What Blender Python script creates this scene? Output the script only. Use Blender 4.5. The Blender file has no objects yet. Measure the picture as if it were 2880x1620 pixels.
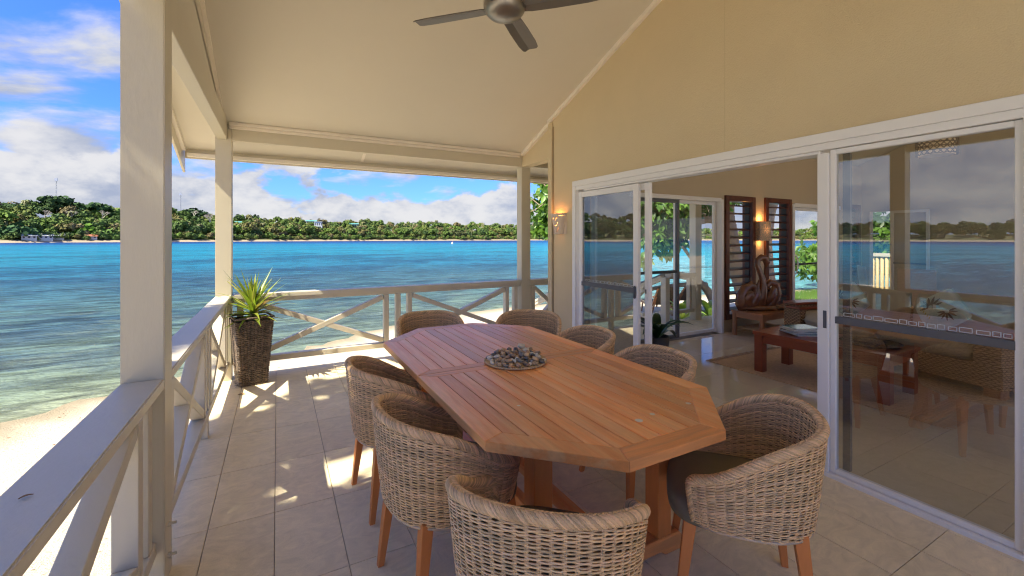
import bpy, bmesh, math, random
import numpy as np
from mathutils import Vector, Matrix, noise as mnoise
random.seed(7); np.random.seed(7)
R = math.radians
SC = bpy.context.scene
COL = SC.collection

# ------------------------------------------------------------------ camera
cam_d = bpy.data.cameras.new('camera'); cam = bpy.data.objects.new('camera', cam_d); COL.objects.link(cam)
EYE = 1.48; YAW = math.atan(660/1222)
cam.location = (0, 0, EYE); cam.rotation_euler = (R(90), 0, -YAW)
cam_d.sensor_width = 36; cam_d.lens = 36*1222/2880; cam_d.shift_y = -138/2880
cam_d.clip_start = .05; cam_d.clip_end = 60000
SC.camera = cam
cs, sn = math.cos(YAW), math.sin(YAW)
def polar(az, r, z=0):                       # azimuth in degrees from +Y towards +X
    return (r*math.sin(R(az)), r*math.cos(R(az)), z)

# ------------------------------------------------------------------ sun, sky, exposure
SUN = Vector((1, .27, -1.28)).normalized()
sun_d = bpy.data.lights.new('sun', 'SUN'); sun = bpy.data.objects.new('sun', sun_d); COL.objects.link(sun)
sun_d.energy = 2.55; sun_d.angle = R(.6); sun_d.color = (1, .92, .72)
sun.rotation_euler = SUN.to_track_quat('-Z', 'Y').to_euler()
SKY_STRENGTH = .15
SC.view_settings.view_transform = 'Standard'; SC.view_settings.look = 'None'
SC.view_settings.gamma = 1; SC.view_settings.exposure = 2.22; SC.view_settings.use_curve_mapping = False
SC.cycles.use_adaptive_sampling = True; SC.cycles.adaptive_threshold = .025; SC.cycles.time_limit = 800; SC.cycles.filter_width = 1.15
SC.cycles.max_bounces = 14; SC.cycles.diffuse_bounces = 8; SC.cycles.glossy_bounces = 6; SC.cycles.transparent_max_bounces = 24
world = bpy.data.worlds.new('World'); SC.world = world; world.use_nodes = True

class G:                                      # tiny node-graph helper
    def __init__(s, tree): s.t = tree; s.n = tree.nodes; s.l = tree.links
    def node(s, typ, ins=None, **kw):
        nd = s.n.new(typ)
        for k, v in kw.items(): setattr(nd, k, v)
        for k, v in (ins or {}).items(): s.put(nd.inputs[k], v)
        return nd
    def put(s, sock, v):
        if hasattr(v, 'is_output'): s.l.new(v, sock)
        elif v is not None:
            if sock.type == 'RGBA' and not isinstance(v, (int, float)) and len(v) == 3: v = (*v, 1)
            sock.default_value = v
    def math(s, op, a, b=None, c=None, clamp=False):
        nd = s.node('ShaderNodeMath', operation=op, use_clamp=clamp)
        for i, v in enumerate((a, b, c)):
            if v is not None: s.put(nd.inputs[i], v)
        return nd.outputs[0]
    def vmath(s, op, a, b=None, sc=None):
        nd = s.node('ShaderNodeVectorMath', operation=op)
        s.put(nd.inputs[0], a)
        if b is not None: s.put(nd.inputs[1], b)
        if sc is not None: s.put(nd.inputs[3], sc)
        return nd.outputs[0]
    def mix(s, f, a, b, mode='MIX'):
        nd = s.node('ShaderNodeMix', data_type='RGBA', blend_type=mode)
        s.put(nd.inputs[0], f); s.put(nd.inputs[6], a); s.put(nd.inputs[7], b)
        return nd.outputs[2]
    def noise(s, vec, scale, detail=4, rough=.55, dist=0, dim='3D'):
        nd = s.node('ShaderNodeTexNoise', noise_dimensions=dim)
        if vec is not None: s.put(nd.inputs['Vector'], vec)
        nd.inputs['Scale'].default_value = scale; nd.inputs['Detail'].default_value = detail
        nd.inputs['Roughness'].default_value = rough; nd.inputs['Distortion'].default_value = dist
        return nd.outputs[0]
    def step(s, v, lo, hi, a=0., b=1.):       # smoothstep
        nd = s.node('ShaderNodeMapRange', interpolation_type='SMOOTHSTEP')
        s.put(nd.inputs[0], v); s.put(nd.inputs[1], lo); s.put(nd.inputs[2], hi)
        nd.inputs[3].default_value = a; nd.inputs[4].default_value = b
        return nd.outputs[0]
    def ramp(s, v, stops, interp='LINEAR'):
        nd = s.node('ShaderNodeValToRGB'); s.put(nd.inputs[0], v)
        cr = nd.color_ramp; cr.interpolation = interp
        while len(cr.elements) < len(stops): cr.elements.new(.5)
        for e, (p, c) in zip(cr.elements, stops): e.position = p; e.color = (*c, 1)
        return nd.outputs[0]

def build_world():
    g = G(world.node_tree); g.n.clear()
    sky = g.node('ShaderNodeTexSky', sky_type='NISHITA', sun_disc=False)
    sky.sun_elevation = math.asin(-SUN.z); sky.sun_rotation = math.atan2(-SUN.x, -SUN.y)
    sky.air_density = 1.0; sky.dust_density = .5; sky.ozone_density = 2.0; sky.altitude = 0
    tc = g.node('ShaderNodeTexCoord').outputs['Generated']
    sep = g.node('ShaderNodeSeparateXYZ', {0: tc}); x, y, z = sep.outputs
    zz = g.math('MAXIMUM', z, 0.0)
    den = g.math('ADD', zz, .22)
    px = g.math('DIVIDE', x, den); py = g.math('DIVIDE', y, den)
    p = g.node('ShaderNodeCombineXYZ', {0: px, 1: py, 2: 8.1}).outputs[0]
    # loose fair-weather clouds overhead
    n1 = g.noise(p, 1.05, 9, .56, .25)
    m1 = g.step(n1, .51, .63)
    n1b = g.noise(g.vmath('ADD', p, (-.10, -.03, 0)), 1.05, 9, .56, .25)
    fine = g.noise(g.vmath('MULTIPLY', tc, (1, 1, 1.6)), 17, 6, .6)
    lit1 = g.step(g.math('ADD', g.math('SUBTRACT', n1, n1b), g.math('MULTIPLY', g.math('SUBTRACT', fine, .5), .12)), -.10, .12)
    # cumulus bank above the horizon
    d3 = g.vmath('MULTIPLY', tc, (1, 1, 1.75))
    nb = g.noise(g.vmath('ADD', d3, (7.7, 1.3, 0)), 4.6, 10, .56, .15)
    nlow = g.noise(g.vmath('ADD', tc, (0, 2.2, 0)), 1.3, 2)
    top = g.math('ADD', .10, g.math('MULTIPLY', g.math('SUBTRACT', nlow, .40), .62))
    bank = g.math('ADD', g.math('MULTIPLY', g.math('SUBTRACT', top, z), 2.6), g.math('SUBTRACT', nb, .46))
    m2 = g.step(bank, 0.0, .07)
    nb2 = g.noise(g.vmath('ADD', d3, (7.7, 1.3, .085)), 4.6, 10, .56, .15)
    nb3 = g.noise(g.vmath('ADD', d3, (7.7, 1.3, .03)), 11, 8, .6, .1); nb4 = g.noise(g.vmath('ADD', d3, (7.7, 1.3, .065)), 11, 8, .6, .1)
    dsum = g.math('ADD', g.math('SUBTRACT', nb, nb2), g.math('MULTIPLY', g.math('SUBTRACT', nb3, nb4), .55))
    edge = g.step(bank, .30, .02, 0., .085)
    lit2 = g.step(g.math('ADD', g.math('ADD', dsum, edge), g.math('MULTIPLY', g.math('SUBTRACT', fine, .5), .10)), -.15, .19)
    lit = g.mix(m2, lit1, lit2)
    m = g.math('MAXIMUM', m1, m2)
    m = g.math('MULTIPLY', m, .96)
    dark = g.mix(g.step(z, 0, .3), (.58, .65, .85), (.64, .70, .84))
    cloud = g.mix(lit, dark, (1.20, 1.18, 1.17))
    skyc = g.mix(1, sky.outputs[0], (.108, .196, .40), 'MULTIPLY')
    final = g.mix(m, skyc, cloud)
    bg = g.node('ShaderNodeBackground', {0: final, 1: SKY_STRENGTH})
    out = g.node('ShaderNodeOutputWorld', {0: bg.outputs[0]})
build_world()

# ------------------------------------------------------------------ materials
_M = {}
def mat(name, col=(.5, .5, .5), rough=.5, var=.0, vscale=6., bump=0., bscale=80., metal=0., spec=.5,
        rnd=0., attr=None, stretch=None, col2=None, mixscale=None, emit=None, estr=0, coat=0., sss=None, bdist=.004):
    if name in _M: return _M[name]
    m = bpy.data.materials.new(name); m.use_nodes = True; _M[name] = m
    g = G(m.node_tree); b = g.n['Principled BSDF']
    tc = g.node('ShaderNodeTexCoord').outputs['Object']
    v = g.vmath('MULTIPLY', tc, stretch) if stretch else tc
    c = g.node('ShaderNodeRGB').outputs[0]; c.default_value = (*col, 1)
    if col2:
        c = g.mix(g.step(g.noise(v, mixscale or 3, 6, .6), .38, .62), col, col2)
    if attr:
        a = g.node('ShaderNodeAttribute', attribute_name=attr)
        c = g.mix(1, c, a.outputs[0], 'MULTIPLY')
    if var:
        f = g.math('ADD', 1-var, g.math('MULTIPLY', g.noise(v, vscale, 6, .6), 2*var))
        c = g.mix(1, c, g.node('ShaderNodeCombineColor', {0: f, 1: f, 2: f}).outputs[0], 'MULTIPLY')
    if rnd:
        oi = g.node('ShaderNodeObjectInfo').outputs['Random']
        f = g.math('ADD', 1-rnd, g.math('MULTIPLY', oi, 2*rnd))
        c = g.mix(1, c, g.node('ShaderNodeCombineColor', {0: f, 1: f, 2: f}).outputs[0], 'MULTIPLY')
    g.put(b.inputs['Base Color'], c)
    b.inputs['Roughness'].default_value = rough; b.inputs['Metallic'].default_value = metal
    b.inputs['Specular IOR Level'].default_value = spec
    if coat: b.inputs['Coat Weight'].default_value = coat; b.inputs['Coat Roughness'].default_value = .12
    if emit: b.inputs['Emission Color'].default_value = (*emit, 1); b.inputs['Emission Strength'].default_value = estr
    if bump:
        bn = g.node('ShaderNodeBump', {'Height': g.noise(v, bscale, 5, .6)})
        bn.inputs['Strength'].default_value = bump; bn.inputs['Distance'].default_value = bdist
        g.put(b.inputs['Normal'], bn.outputs[0])
    return m

CREAM = mat('cream_paint', (.58, .52, .385), .42, .05, 3, .25, 60, stretch=(1, 1, .25))
CREAML = mat('cream_paint_rail', (.60, .54, .42), .40, .06, 4, .25, 50)
CEIL = mat('ceiling_board', (.64, .59, .475), .75, .045, 1.2, .2, 120)
TRIM = mat('cornice_paint', (.78, .71, .59), .5, .03, 3)
STUCCO = mat('stucco', (.62, .50, .305), .85, .07, 2.2, .55, 130, bdist=.006)
INWALL = mat('inside_wall_paint', (.50, .41, .28), .7, .04, 2, .3, 110)
ALU = mat('white_aluminium', (.80, .78, .75), .35, .03, 8, spec=.5)
DALU = mat('grey_aluminium', (.10, .10, .11), .4, .05, 10)
BLACK = mat('black_plastic', (.02, .02, .022), .35)
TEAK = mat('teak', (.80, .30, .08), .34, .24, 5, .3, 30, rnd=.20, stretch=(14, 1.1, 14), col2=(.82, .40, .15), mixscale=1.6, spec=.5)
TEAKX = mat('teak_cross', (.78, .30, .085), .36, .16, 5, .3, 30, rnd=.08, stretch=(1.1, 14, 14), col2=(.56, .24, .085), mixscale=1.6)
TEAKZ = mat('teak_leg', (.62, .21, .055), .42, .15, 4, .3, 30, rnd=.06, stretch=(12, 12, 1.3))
CANE = mat('cane', (.62, .46, .31), .55, .30, 28, .2, 200, rnd=.03, col2=(.40, .30, .21), mixscale=14)
CANED = mat('cane_gap_shade', (.19, .12, .065), .8)  # dark backing colour, stands in for shade in the weave gaps
FABRIC = mat('taupe_fabric', (.20, .17, .115), .9, .1, 20, .5, 400)
DWOOD = mat('dark_red_wood', (.27, .062, .028), .3, .25, 4, .15, 30, stretch=(1, 1, 6), coat=.3)
MWOOD = mat('brown_wood', (.38, .17, .08), .4, .25, 4, .15, 30, stretch=(4, 4, 1))
LOUV = mat('louvre_wood', (.085, .026, .016), .38, .2, 8)
SISAL = mat('sisal', (.56, .39, .21), .9, .25, 30, .8, 90)
KUBU = mat('kubu_weave', (.46, .30, .18), .7, .35, 25, .9, 60, stretch=(1, 1, 3))
CUSH = mat('sand_cushion', (.46, .41, .31), .9, .08, 6, .4, 300)
BARK = mat('bark', (.30, .23, .17), .9, .3, 4, .9, 9, bdist=.03)
FANM = mat('brushed_fan_metal', (.30, .28, .25), .34, .05, 20, metal=.85)
FANB = mat('fan_blade', (.13, .115, .095), .4, .06, 8)
CERAM = mat('cream_ceramic', (.62, .49, .36), .6, .06, 20)

def glass_mat(name, tint, refl):
    m = bpy.data.materials.new(name); m.use_nodes = True; g = G(m.node_tree); g.n.clear()
    tr = g.node('ShaderNodeBsdfTransparent', {0: tint}); gl = g.node('ShaderNodeBsdfGlossy', {0: (.93, .96, 1.), 1: .0})
    bf = g.node('ShaderNodeNewGeometry').outputs['Backfacing']; lw = g.node('ShaderNodeFresnel', {0: g.math('ADD', 1.5, g.math('MULTIPLY', bf, 1/1.5-1.5))}).outputs[0]
    f = g.math('ADD', refl, g.math('MULTIPLY', lw, 1.6), clamp=True)
    tc = g.node('ShaderNodeTexCoord').outputs['Object']
    bn = g.node('ShaderNodeBump', {'Height': g.noise(tc, 1.1, 1, .4)}); bn.inputs['Strength'].default_value = .02; bn.inputs['Distance'].default_value = .02
    g.put(gl.inputs['Normal'], bn.outputs[0])
    mx = g.node('ShaderNodeMixShader', {0: f, 1: tr.outputs[0], 2: gl.outputs[0]})
    g.node('ShaderNodeOutputMaterial', {0: mx.outputs[0]})
    return m
GLASS = glass_mat('tinted_door_glass', (.66, .68, .65), .19)
GLASSD = glass_mat('dark_tinted_glass', (.40, .43, .44), .17)
GLASSC = glass_mat('clear_glass', (.93, .95, .94), .0)

def tile_mat(name, col, rough, bump, vein):
    m = bpy.data.materials.new(name); m.use_nodes = True; g = G(m.node_tree); b = g.n['Principled BSDF']
    tc = g.node('ShaderNodeTexCoord').outputs['Object']
    rnd = g.node('ShaderNodeObjectInfo').outputs['Random']
    off = g.node('ShaderNodeCombineXYZ', {0: g.math('MULTIPLY', rnd, 37.), 1: g.math('MULTIPLY', rnd, 91.), 2: 0.}).outputs[0]
    v = g.vmath('ADD', tc, off)
    n = g.noise(g.vmath('MULTIPLY', v, (3.4, 5.5, 1)), 1.6, 9, .68, 2.2)
    n2 = g.noise(v, 2.2, 4)
    n3 = g.noise(v, 160, 3, .7)
    f = g.math('ADD', g.math('ADD', 1-vein, g.math('MULTIPLY', n, 1.4*vein)), g.math('MULTIPLY', n2, .6*vein))
    f = g.math('MULTIPLY', f, g.math('ADD', .955, g.math('MULTIPLY', rnd, .09)))
    f = g.math('MULTIPLY', f, g.math('ADD', .93, g.math('MULTIPLY', n3, .14)))
    c = g.mix(1, col, g.node('ShaderNodeCombineColor', {0: f, 1: f, 2: f}).outputs[0], 'MULTIPLY')
    g.put(b.inputs['Base Color'], c); b.inputs['Roughness'].default_value = rough
    if bump:
        bn = g.node('ShaderNodeBump', {'Height': g.math('ADD', g.math('MULTIPLY', n3, .5), g.math('MULTIPLY', n, 1.6))})
        bn.inputs['Strength'].default_value = bump; bn.inputs['Distance'].default_value = .003
        g.put(b.inputs['Normal'], bn.outputs[0])
    return m
TILE = tile_mat('deck_tile', (.80, .68, .46), .8, .7, .45)
PTILE = tile_mat('polished_tile', (.66, .58, .44), .07, 0, .08)
GROUT = mat('grout', (.44, .37, .29), .9, .3, 3)

# ------------------------------------------------------------------ mesh helpers
class MB:
    def __init__(s): s.v = []; s.f = []; s.mi = []; s.cur = 0
    def add(s, vs, fs):
        o = len(s.v); s.v += [tuple(p) for p in vs]; s.f += [tuple(i+o for i in f) for f in fs]; return s
    def box(s, x0, x1, y0, y1, z0, z1):
        vs = [(x, y, z) for x in (x0, x1) for y in (y0, y1) for z in (z0, z1)]
        return s.add(vs, [(0, 1, 3, 2), (4, 6, 7, 5), (0, 4, 5, 1), (2, 3, 7, 6), (0, 2, 6, 4), (1, 5, 7, 3)])
    def beam(s, a, b, w, h, up=(0, 0, 1)):     # box along a-b, w across, h along up
        a, b = Vector(a), Vector(b); t = (b-a).normalized(); u = Vector(up)
        sd = t.cross(u).normalized(); u = sd.cross(t).normalized()
        vs = []
        for p in (a, b):
            for i, j in ((-1, -1), (1, -1), (1, 1), (-1, 1)): vs.append(p+sd*(w/2*i)+u*(h/2*j))
        return s.add(vs, [(3, 2, 1, 0), (4, 5, 6, 7), (0, 1, 5, 4), (1, 2, 6, 5), (2, 3, 7, 6), (3, 0, 4, 7)])
    def prism(s, poly, axis, a, b):            # extrude 2D poly; axis 'x': (y,z), 'y': (x,z), 'z': (x,y)
        def P(p, q): return {'x': (q, p[0], p[1]), 'y': (p[0], q, p[1]), 'z': (p[0], p[1], q)}[axis]
        n = len(poly); vs = [P(p, a) for p in poly]+[P(p, b) for p in poly]
        return s.add(vs, [tuple(range(n))[::-1], tuple(range(n, 2*n))]+[(i, (i+1) % n, n+(i+1) % n, n+i) for i in range(n)])
    def tube(s, pts, rad, seg=8, cap=True, flat=1.):
        pts = [Vector(p) for p in pts]; n = len(pts)
        if not hasattr(rad, '__len__'): rad = [rad]*n
        ref = None; vs = []
        for i, p in enumerate(pts):
            t = (pts[min(i+1, n-1)]-pts[max(i-1, 0)]).normalized()
            if ref is None: ref = Vector((0, 0, 1)) if abs(t.z) < .9 else Vector((1, 0, 0))
            a = t.cross(ref).normalized(); ref = a.cross(t).normalized()
            for k in range(seg):
                an = 2*math.pi*k/seg; vs.append(p+(a*math.cos(an)+ref*math.sin(an)*flat)*rad[i])
        fs = [(i*seg+k, i*seg+(k+1) % seg, (i+1)*seg+(k+1) % seg, (i+1)*seg+k) for i in range(n-1) for k in range(seg)]
        if cap: fs += [tuple(range(seg))[::-1], tuple((n-1)*seg+k for k in range(seg))]
        return s.add(vs, fs)
    def lathe(s, prof, seg=24, c=(0, 0), a0=0., a1=360.):
        full = abs(a1-a0) >= 359.9; m = seg if full else seg+1; vs = []
        for r, z in prof:
            for k in range(m):
                an = R(a0+(a1-a0)*k/seg); vs.append((c[0]+r*math.cos(an), c[1]+r*math.sin(an), z))
        fs = []
        for i in range(len(prof)-1):
            for k in range(seg):
                k2 = (k+1) % m if full else k+1
                fs.append((i*m+k, i*m+k2, (i+1)*m+k2, (i+1)*m+k))
        return s.add(vs, fs)
    def ball(s, c, r, seg=10, rings=7, jit=0., rot=None):
        vs = []; fs = []
        for i in range(rings+1):
            th = math.pi*i/rings
            for k in range(seg):
                ph = 2*math.pi*k/seg; d = Vector((math.sin(th)*math.cos(ph), math.sin(th)*math.sin(ph), math.cos(th)))
                q = 1+(jit*mnoise.noise(d*1.7+Vector(c)*9) if jit else 0)
                p = Vector((d.x*r[0]*q, d.y*r[1]*q, d.z*r[2]*q))
                if rot: p = rot @ p
                vs.append(p+Vector(c))
        for i in range(rings):
            for k in range(seg): fs.append((i*seg+k, (i+1)*seg+k, (i+1)*seg+(k+1) % seg, i*seg+(k+1) % seg))
        return s.add(vs, fs)
    def mesh(s, name, m=None, smooth=False, bevel=0, segs=1):
        me = bpy.data.meshes.new(name)
        me.from_pydata(s.v, [], s.f)
        if bevel:
            bm = bmesh.new(); bm.from_mesh(me)
            bmesh.ops.remove_doubles(bm, verts=bm.verts, dist=1e-6)
            es = [e for e in bm.edges if len(e.link_faces) == 2 and e.calc_face_angle(0) > .5]
            bmesh.ops.bevel(bm, geom=es, offset=bevel, segments=segs, affect='EDGES', clamp_overlap=True)
            bm.to_mesh(me); bm.free()
        if m: me.materials.append(m)
        if smooth: me.shade_smooth()
        return me
    def build(s, name, m=None, parent=None, smooth=False, bevel=0, segs=1, loc=None):
        return link(name, s.mesh(name, m, smooth, bevel, segs), parent, loc)

def link(name, me, parent=None, loc=None, rot=None):
    o = bpy.data.objects.new(name, me); COL.objects.link(o)
    if parent: o.parent = parent
    if loc: o.location = loc
    if rot: o.rotation_euler = rot
    return o
def tag(o, label=None, cat=None, group=None, kind=None):
    if label: o['label'] = label
    if cat: o['category'] = cat
    if group: o['group'] = group
    if kind: o['kind'] = kind
    return o
def thing(name, label, cat, loc=(0, 0, 0), rz=0., group=None):
    o = link(name, None, None, loc, (0, 0, rz)); o.empty_display_size = .1
    return tag(o, label, cat, group)
def struct(o, label, cat=None): return tag(o, label, cat or o.name.split('.')[0].replace('_', ' '), kind='structure')
def copy_tree(o, parent=None):
    c = o.copy(); COL.objects.link(c)
    if parent: c.parent = parent
    for ch in o.children: copy_tree(ch, c)
    return c
def npmesh(name, V, F, m, attr=None):          # numpy verts (n,3), faces (k,q)
    me = bpy.data.meshes.new(name); nf, q = F.shape
    me.vertices.add(len(V)); me.vertices.foreach_set('co', V.astype(np.float32).ravel())
    me.loops.add(nf*q); me.loops.foreach_set('vertex_index', F.astype(np.int32).ravel())
    me.polygons.add(nf); me.polygons.foreach_set('loop_start', np.arange(0, nf*q, q, dtype=np.int32))
    me.polygons.foreach_set('loop_total', np.full(nf, q, dtype=np.int32))
    if attr is not None:
        a = me.attributes.new('tint', 'FLOAT_COLOR', 'POINT')
        c = np.ones((len(V), 4), np.float32); c[:, :3] = attr; a.data.foreach_set('color', c.ravel())
    me.materials.append(m); me.update(calc_edges=True); me.validate()
    return me

# ------------------------------------------------------------------ ground, beach, sea
WATER_Z = -.95
SHORE = [(-60, -70), (-26, -28), (-13, -8), (-8, 1.5), (-5.4, 5.4), (-4.2, 7.0), (-3.2, 8.2), (-2.3, 9.2), (-.17, 10.3), (1.0, 11.15), (2.5, 12.0), (4.2, 13.0), (7, 13.7), (10, 13.6), (15, 12.8), (22, 11.6), (34, 9), (60, 0), (90, -20)]
def shore_y(x):
    for (x0, y0), (x1, y1) in zip(SHORE, SHORE[1:]):
        if x0 <= x <= x1: return y0+(y1-y0)*(x-x0)/(x1-x0)
    return -1e3
def build_ground():
    g = None
    # beach: grid following the shoreline, z falls from the house towards the water
    offs = [-80, -40, -20, -12, -8, -6, -4.5, -3, -2, -1, 0, 1, 2.5, 6, 20]
    xs = []
    for (x0, y0), (x1, y1) in zip(SHORE, SHORE[1:]):
        k = 6
        for i in range(k): xs.append((x0+(x1-x0)*i/k, y0+(y1-y0)*i/k))
    xs.append(SHORE[-1])
    V = []; F = []
    for i, (x, y) in enumerate(xs):
        a = xs[max(i-2, 0)]; b = xs[min(i+2, len(xs)-1)]
        t = Vector((b[0]-a[0], b[1]-a[1])).normalized(); n = Vector((-t.y, t.x))
        cx, cy = 12, -30
        for o in offs:
            if o <= -12: f = (o+8)/-72; px, py = (x+n.x*-8)*(1-f)+cx*f, (y+n.y*-8)*(1-f)+cy*f
            else: px, py = x+n.x*o, y+n.y*o
            z = WATER_Z-.055*o if o > -4.5 else WATER_Z+.25+min(.05, -(o+4.5)*.02)
            z += .03*mnoise.noise(Vector((px*.8, py*.8, 0)))+.02*mnoise.noise(Vector((px*2.5, py*2.5, 3)))
            V.append((px, py, z))
    m = len(offs)
    for i in range(len(xs)-1):
        for j in range(m-1): F.append((i*m+j, (i+1)*m+j, (i+1)*m+j+1, i*m+j+1))
    SAND = bpy.data.materials.new('sand'); SAND.use_nodes = True; g = G(SAND.node_tree); b = g.n['Principled BSDF']
    geo = g.node('ShaderNodeNewGeometry').outputs['Position']
    n1 = g.noise(geo, 2.2, 5); n2 = g.noise(geo, 45, 4, .7)
    c = g.mix(n1, (.62, .52, .385), (.71, .61, .47))
    c = g.mix(g.step(n2, .60, .66, 0, .6), c, (.30, .24, .18))
    vor = g.node('ShaderNodeTexVoronoi', {'Vector': g.vmath('MULTIPLY', geo, (7, 16, 1))}, feature='F1'); vor.inputs['Scale'].default_value = 1.
    vor.inputs['Randomness'].default_value = 1
    c = g.mix(g.step(vor.outputs['Distance'], .06, .13, .85, 0), c, (.16, .12, .08))
    zz = g.node('ShaderNodeSeparateXYZ', {0: geo}).outputs[2]
    wet = g.step(zz, WATER_Z+.0, WATER_Z+.07, 1, 0)
    c = g.mix(wet, c, (.33, .27, .17))
    g.put(b.inputs['Base Color'], c); b.inputs['Roughness'].default_value = .9
    bn = g.node('ShaderNodeBump', {'Height': g.math('ADD', n2, g.noise(geo, 9, 5))}); bn.inputs['Strength'].default_value = .8; bn.inputs['Distance'].default_value = .035
    g.put(b.inputs['Normal'], bn.outputs[0])
    me = bpy.data.meshes.new('beach'); me.from_pydata(V, [], F); me.materials.append(SAND); me.shade_smooth()
    struct(link('beach', me), 'pale coral sand beach around the deck running down to the water')
    # sea bed far out
    MB().box(-200, 200, -200, 3000, -6, -5).build('sea_bed', SAND); struct(bpy.data.objects['sea_bed'], 'sandy sea bed under the lagoon')
    # sea
    SEA = bpy.data.materials.new('lagoon_water'); SEA.use_nodes = True; g = G(SEA.node_tree); b = g.n['Principled BSDF']
    geo = g.node('ShaderNodeNewGeometry').outputs['Position']
    sep = g.node('ShaderNodeSeparateXYZ', {0: geo}); X, Y = sep.outputs[0], sep.outputs[1]
    cen = g.vmath('SUBTRACT', geo, (5., -4., 0)); dist = g.node('ShaderNodeVectorMath', {0: cen}, operation='LENGTH').outputs['Value']
    # depth measure: distance beyond the shoreline, stretched by reef patches
    s1 = g.noise(g.vmath('MULTIPLY', geo, (.05, .12, 0)), 1., 6, .65, .6)
    s2 = g.noise(g.vmath('MULTIPLY', geo, (.35, .8, 0)), 1., 5, .6, .5)
    s3 = g.noise(g.vmath('MULTIPLY', geo, (.010, .035, 0)), 1., 5, .6)
    # right-hand side (large x) stays shallow and turquoise
    east = g.step(g.math('SUBTRACT', X, g.math('MULTIPLY', Y, .55)), 0., 12.)
    dd = g.math('MULTIPLY', dist, g.math('ADD', .62, g.math('MULTIPLY', s3, .75)))
    lg = g.math('LOGARITHM', g.math('MAXIMUM', dd, 1.), 10.)           # 1 at 10 m, 2 at 100 m
    base = g.ramp(g.math('DIVIDE', lg, 3.), [(.355, (.30, .28, .17)), (.39, (.16, .20, .135)), (.45, (.075, .135, .125)), (.52, (.034, .105, .145)), (.575, (.018, .14, .22)), (.66, (.014, .20, .29)), (.78, (.010, .17, .29)), (.835, (.006, .065, .22)), (.88, (.008, .03, .15)), (.96, (.012, .035, .12))])
    eastc = g.ramp(g.math('DIVIDE', lg, 3.), [(.36, (.26, .30, .22)), (.45, (.12, .32, .33)), (.62, (.03, .28, .36)), (.76, (.012, .17, .31)), (.86, (.008, .07, .22))])
    base = g.mix(east, base, eastc)
    reef = g.math('MULTIPLY', g.step(g.math('ADD', g.math('MULTIPLY', s1, .7), g.math('MULTIPLY', s2, .45)), .53, .64), g.step(dist, 12, 20))
    reef = g.math('MULTIPLY', reef, g.step(lg, 1.75, 2.2, .62, .25))
    reef = g.math('MULTIPLY', reef, g.math('SUBTRACT', 1., g.math('MULTIPLY', east, .7)))
    base = g.mix(reef, base, (.008, .032, .075))
    light = g.math('MULTIPLY', g.step(s2, .52, .70), g.step(lg, 1.7, 1.3, 0., .45))
    base = g.mix(light, base, (.17, .21, .14))
    rip = g.noise(g.vmath('MULTIPLY', geo, (.55, 2.3, 0)), 1., 7, .72, .9); rip2 = g.noise(g.vmath('MULTIPLY', geo, (2.2, 7., 0)), 1., 4, .65, .5)
    rf = g.math('ADD', g.step(rip, .36, .64, .45, 1.5), g.math('MULTIPLY', g.math('SUBTRACT', rip2, .5), 1.1))
    base = g.mix(g.step(lg, 2.3, 1.5, .25, .9), base, g.mix(1, base, g.node('ShaderNodeCombineColor', {0: rf, 1: rf, 2: rf}).outputs[0], 'MULTIPLY'))  # light and dark of the small waves painted into the water colour
    g.put(b.inputs['Base Color'], base); b.inputs['Roughness'].default_value = .12; b.inputs['IOR'].default_value = 1.33
    b.inputs['Specular IOR Level'].default_value = 0
    w1 = g.noise(g.vmath('MULTIPLY', geo, (1.3, 3.4, 0)), 1., 4, .6, .4)
    w2 = g.noise(g.vmath('MULTIPLY', geo, (5., 11., 0)), 1., 3, .6, .3)
    w3 = g.noise(g.vmath('MULTIPLY', geo, (.22, .7, 0)), 1., 3, .5)
    h = g.math('ADD', g.math('ADD', g.math('MULTIPLY', w1, .5), g.math('MULTIPLY', w2, .22)), g.math('MULTIPLY', w3, .9))
    bn = g.node('ShaderNodeBump', {'Height': h}); bn.inputs['Strength'].default_value = .9; bn.inputs['Distance'].default_value = .30
    g.put(b.inputs['Normal'], bn.outputs[0])
    fr_ = g.node('ShaderNodeFresnel', {0: 1.33}); g.put(fr_.inputs['Normal'], bn.outputs[0])
    gl = g.node('ShaderNodeBsdfGlossy', {0: (.95, .97, 1), 1: .10}); g.put(gl.inputs['Normal'], bn.outputs[0])
    rough_lim = g.math('MINIMUM', fr_.outputs[0], .30)
    mx = g.node('ShaderNodeMixShader', {0: rough_lim, 1: b.outputs[0], 2: gl.outputs[0]})
    g.put(g.n['Material Output'].inputs[0], mx.outputs[0])
    Z = WATER_Z
    rad = [0, 15, 40, 120, 400, 1500, 6000, 30000]; V = [(0, 0, Z)]; F = []; k = 48
    for r in rad[1:]:
        for i in range(k): V.append((r*math.cos(2*math.pi*i/k), r*math.sin(2*math.pi*i/k), Z))
    for i in range(k): F.append((0, 1+i, 1+(i+1) % k))
    for j in range(len(rad)-2):
        for i in range(k): F.append((1+j*k+i, 1+(j+1)*k+i, 1+(j+1)*k+(i+1) % k, 1+j*k+(i+1) % k))
    me = bpy.data.meshes.new('sea'); me.from_pydata(V, [], F); me.materials.append(SEA)
    struct(link('sea', me), 'turquoise and blue lagoon with darker reef patches and small ripples')
build_ground()

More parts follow.
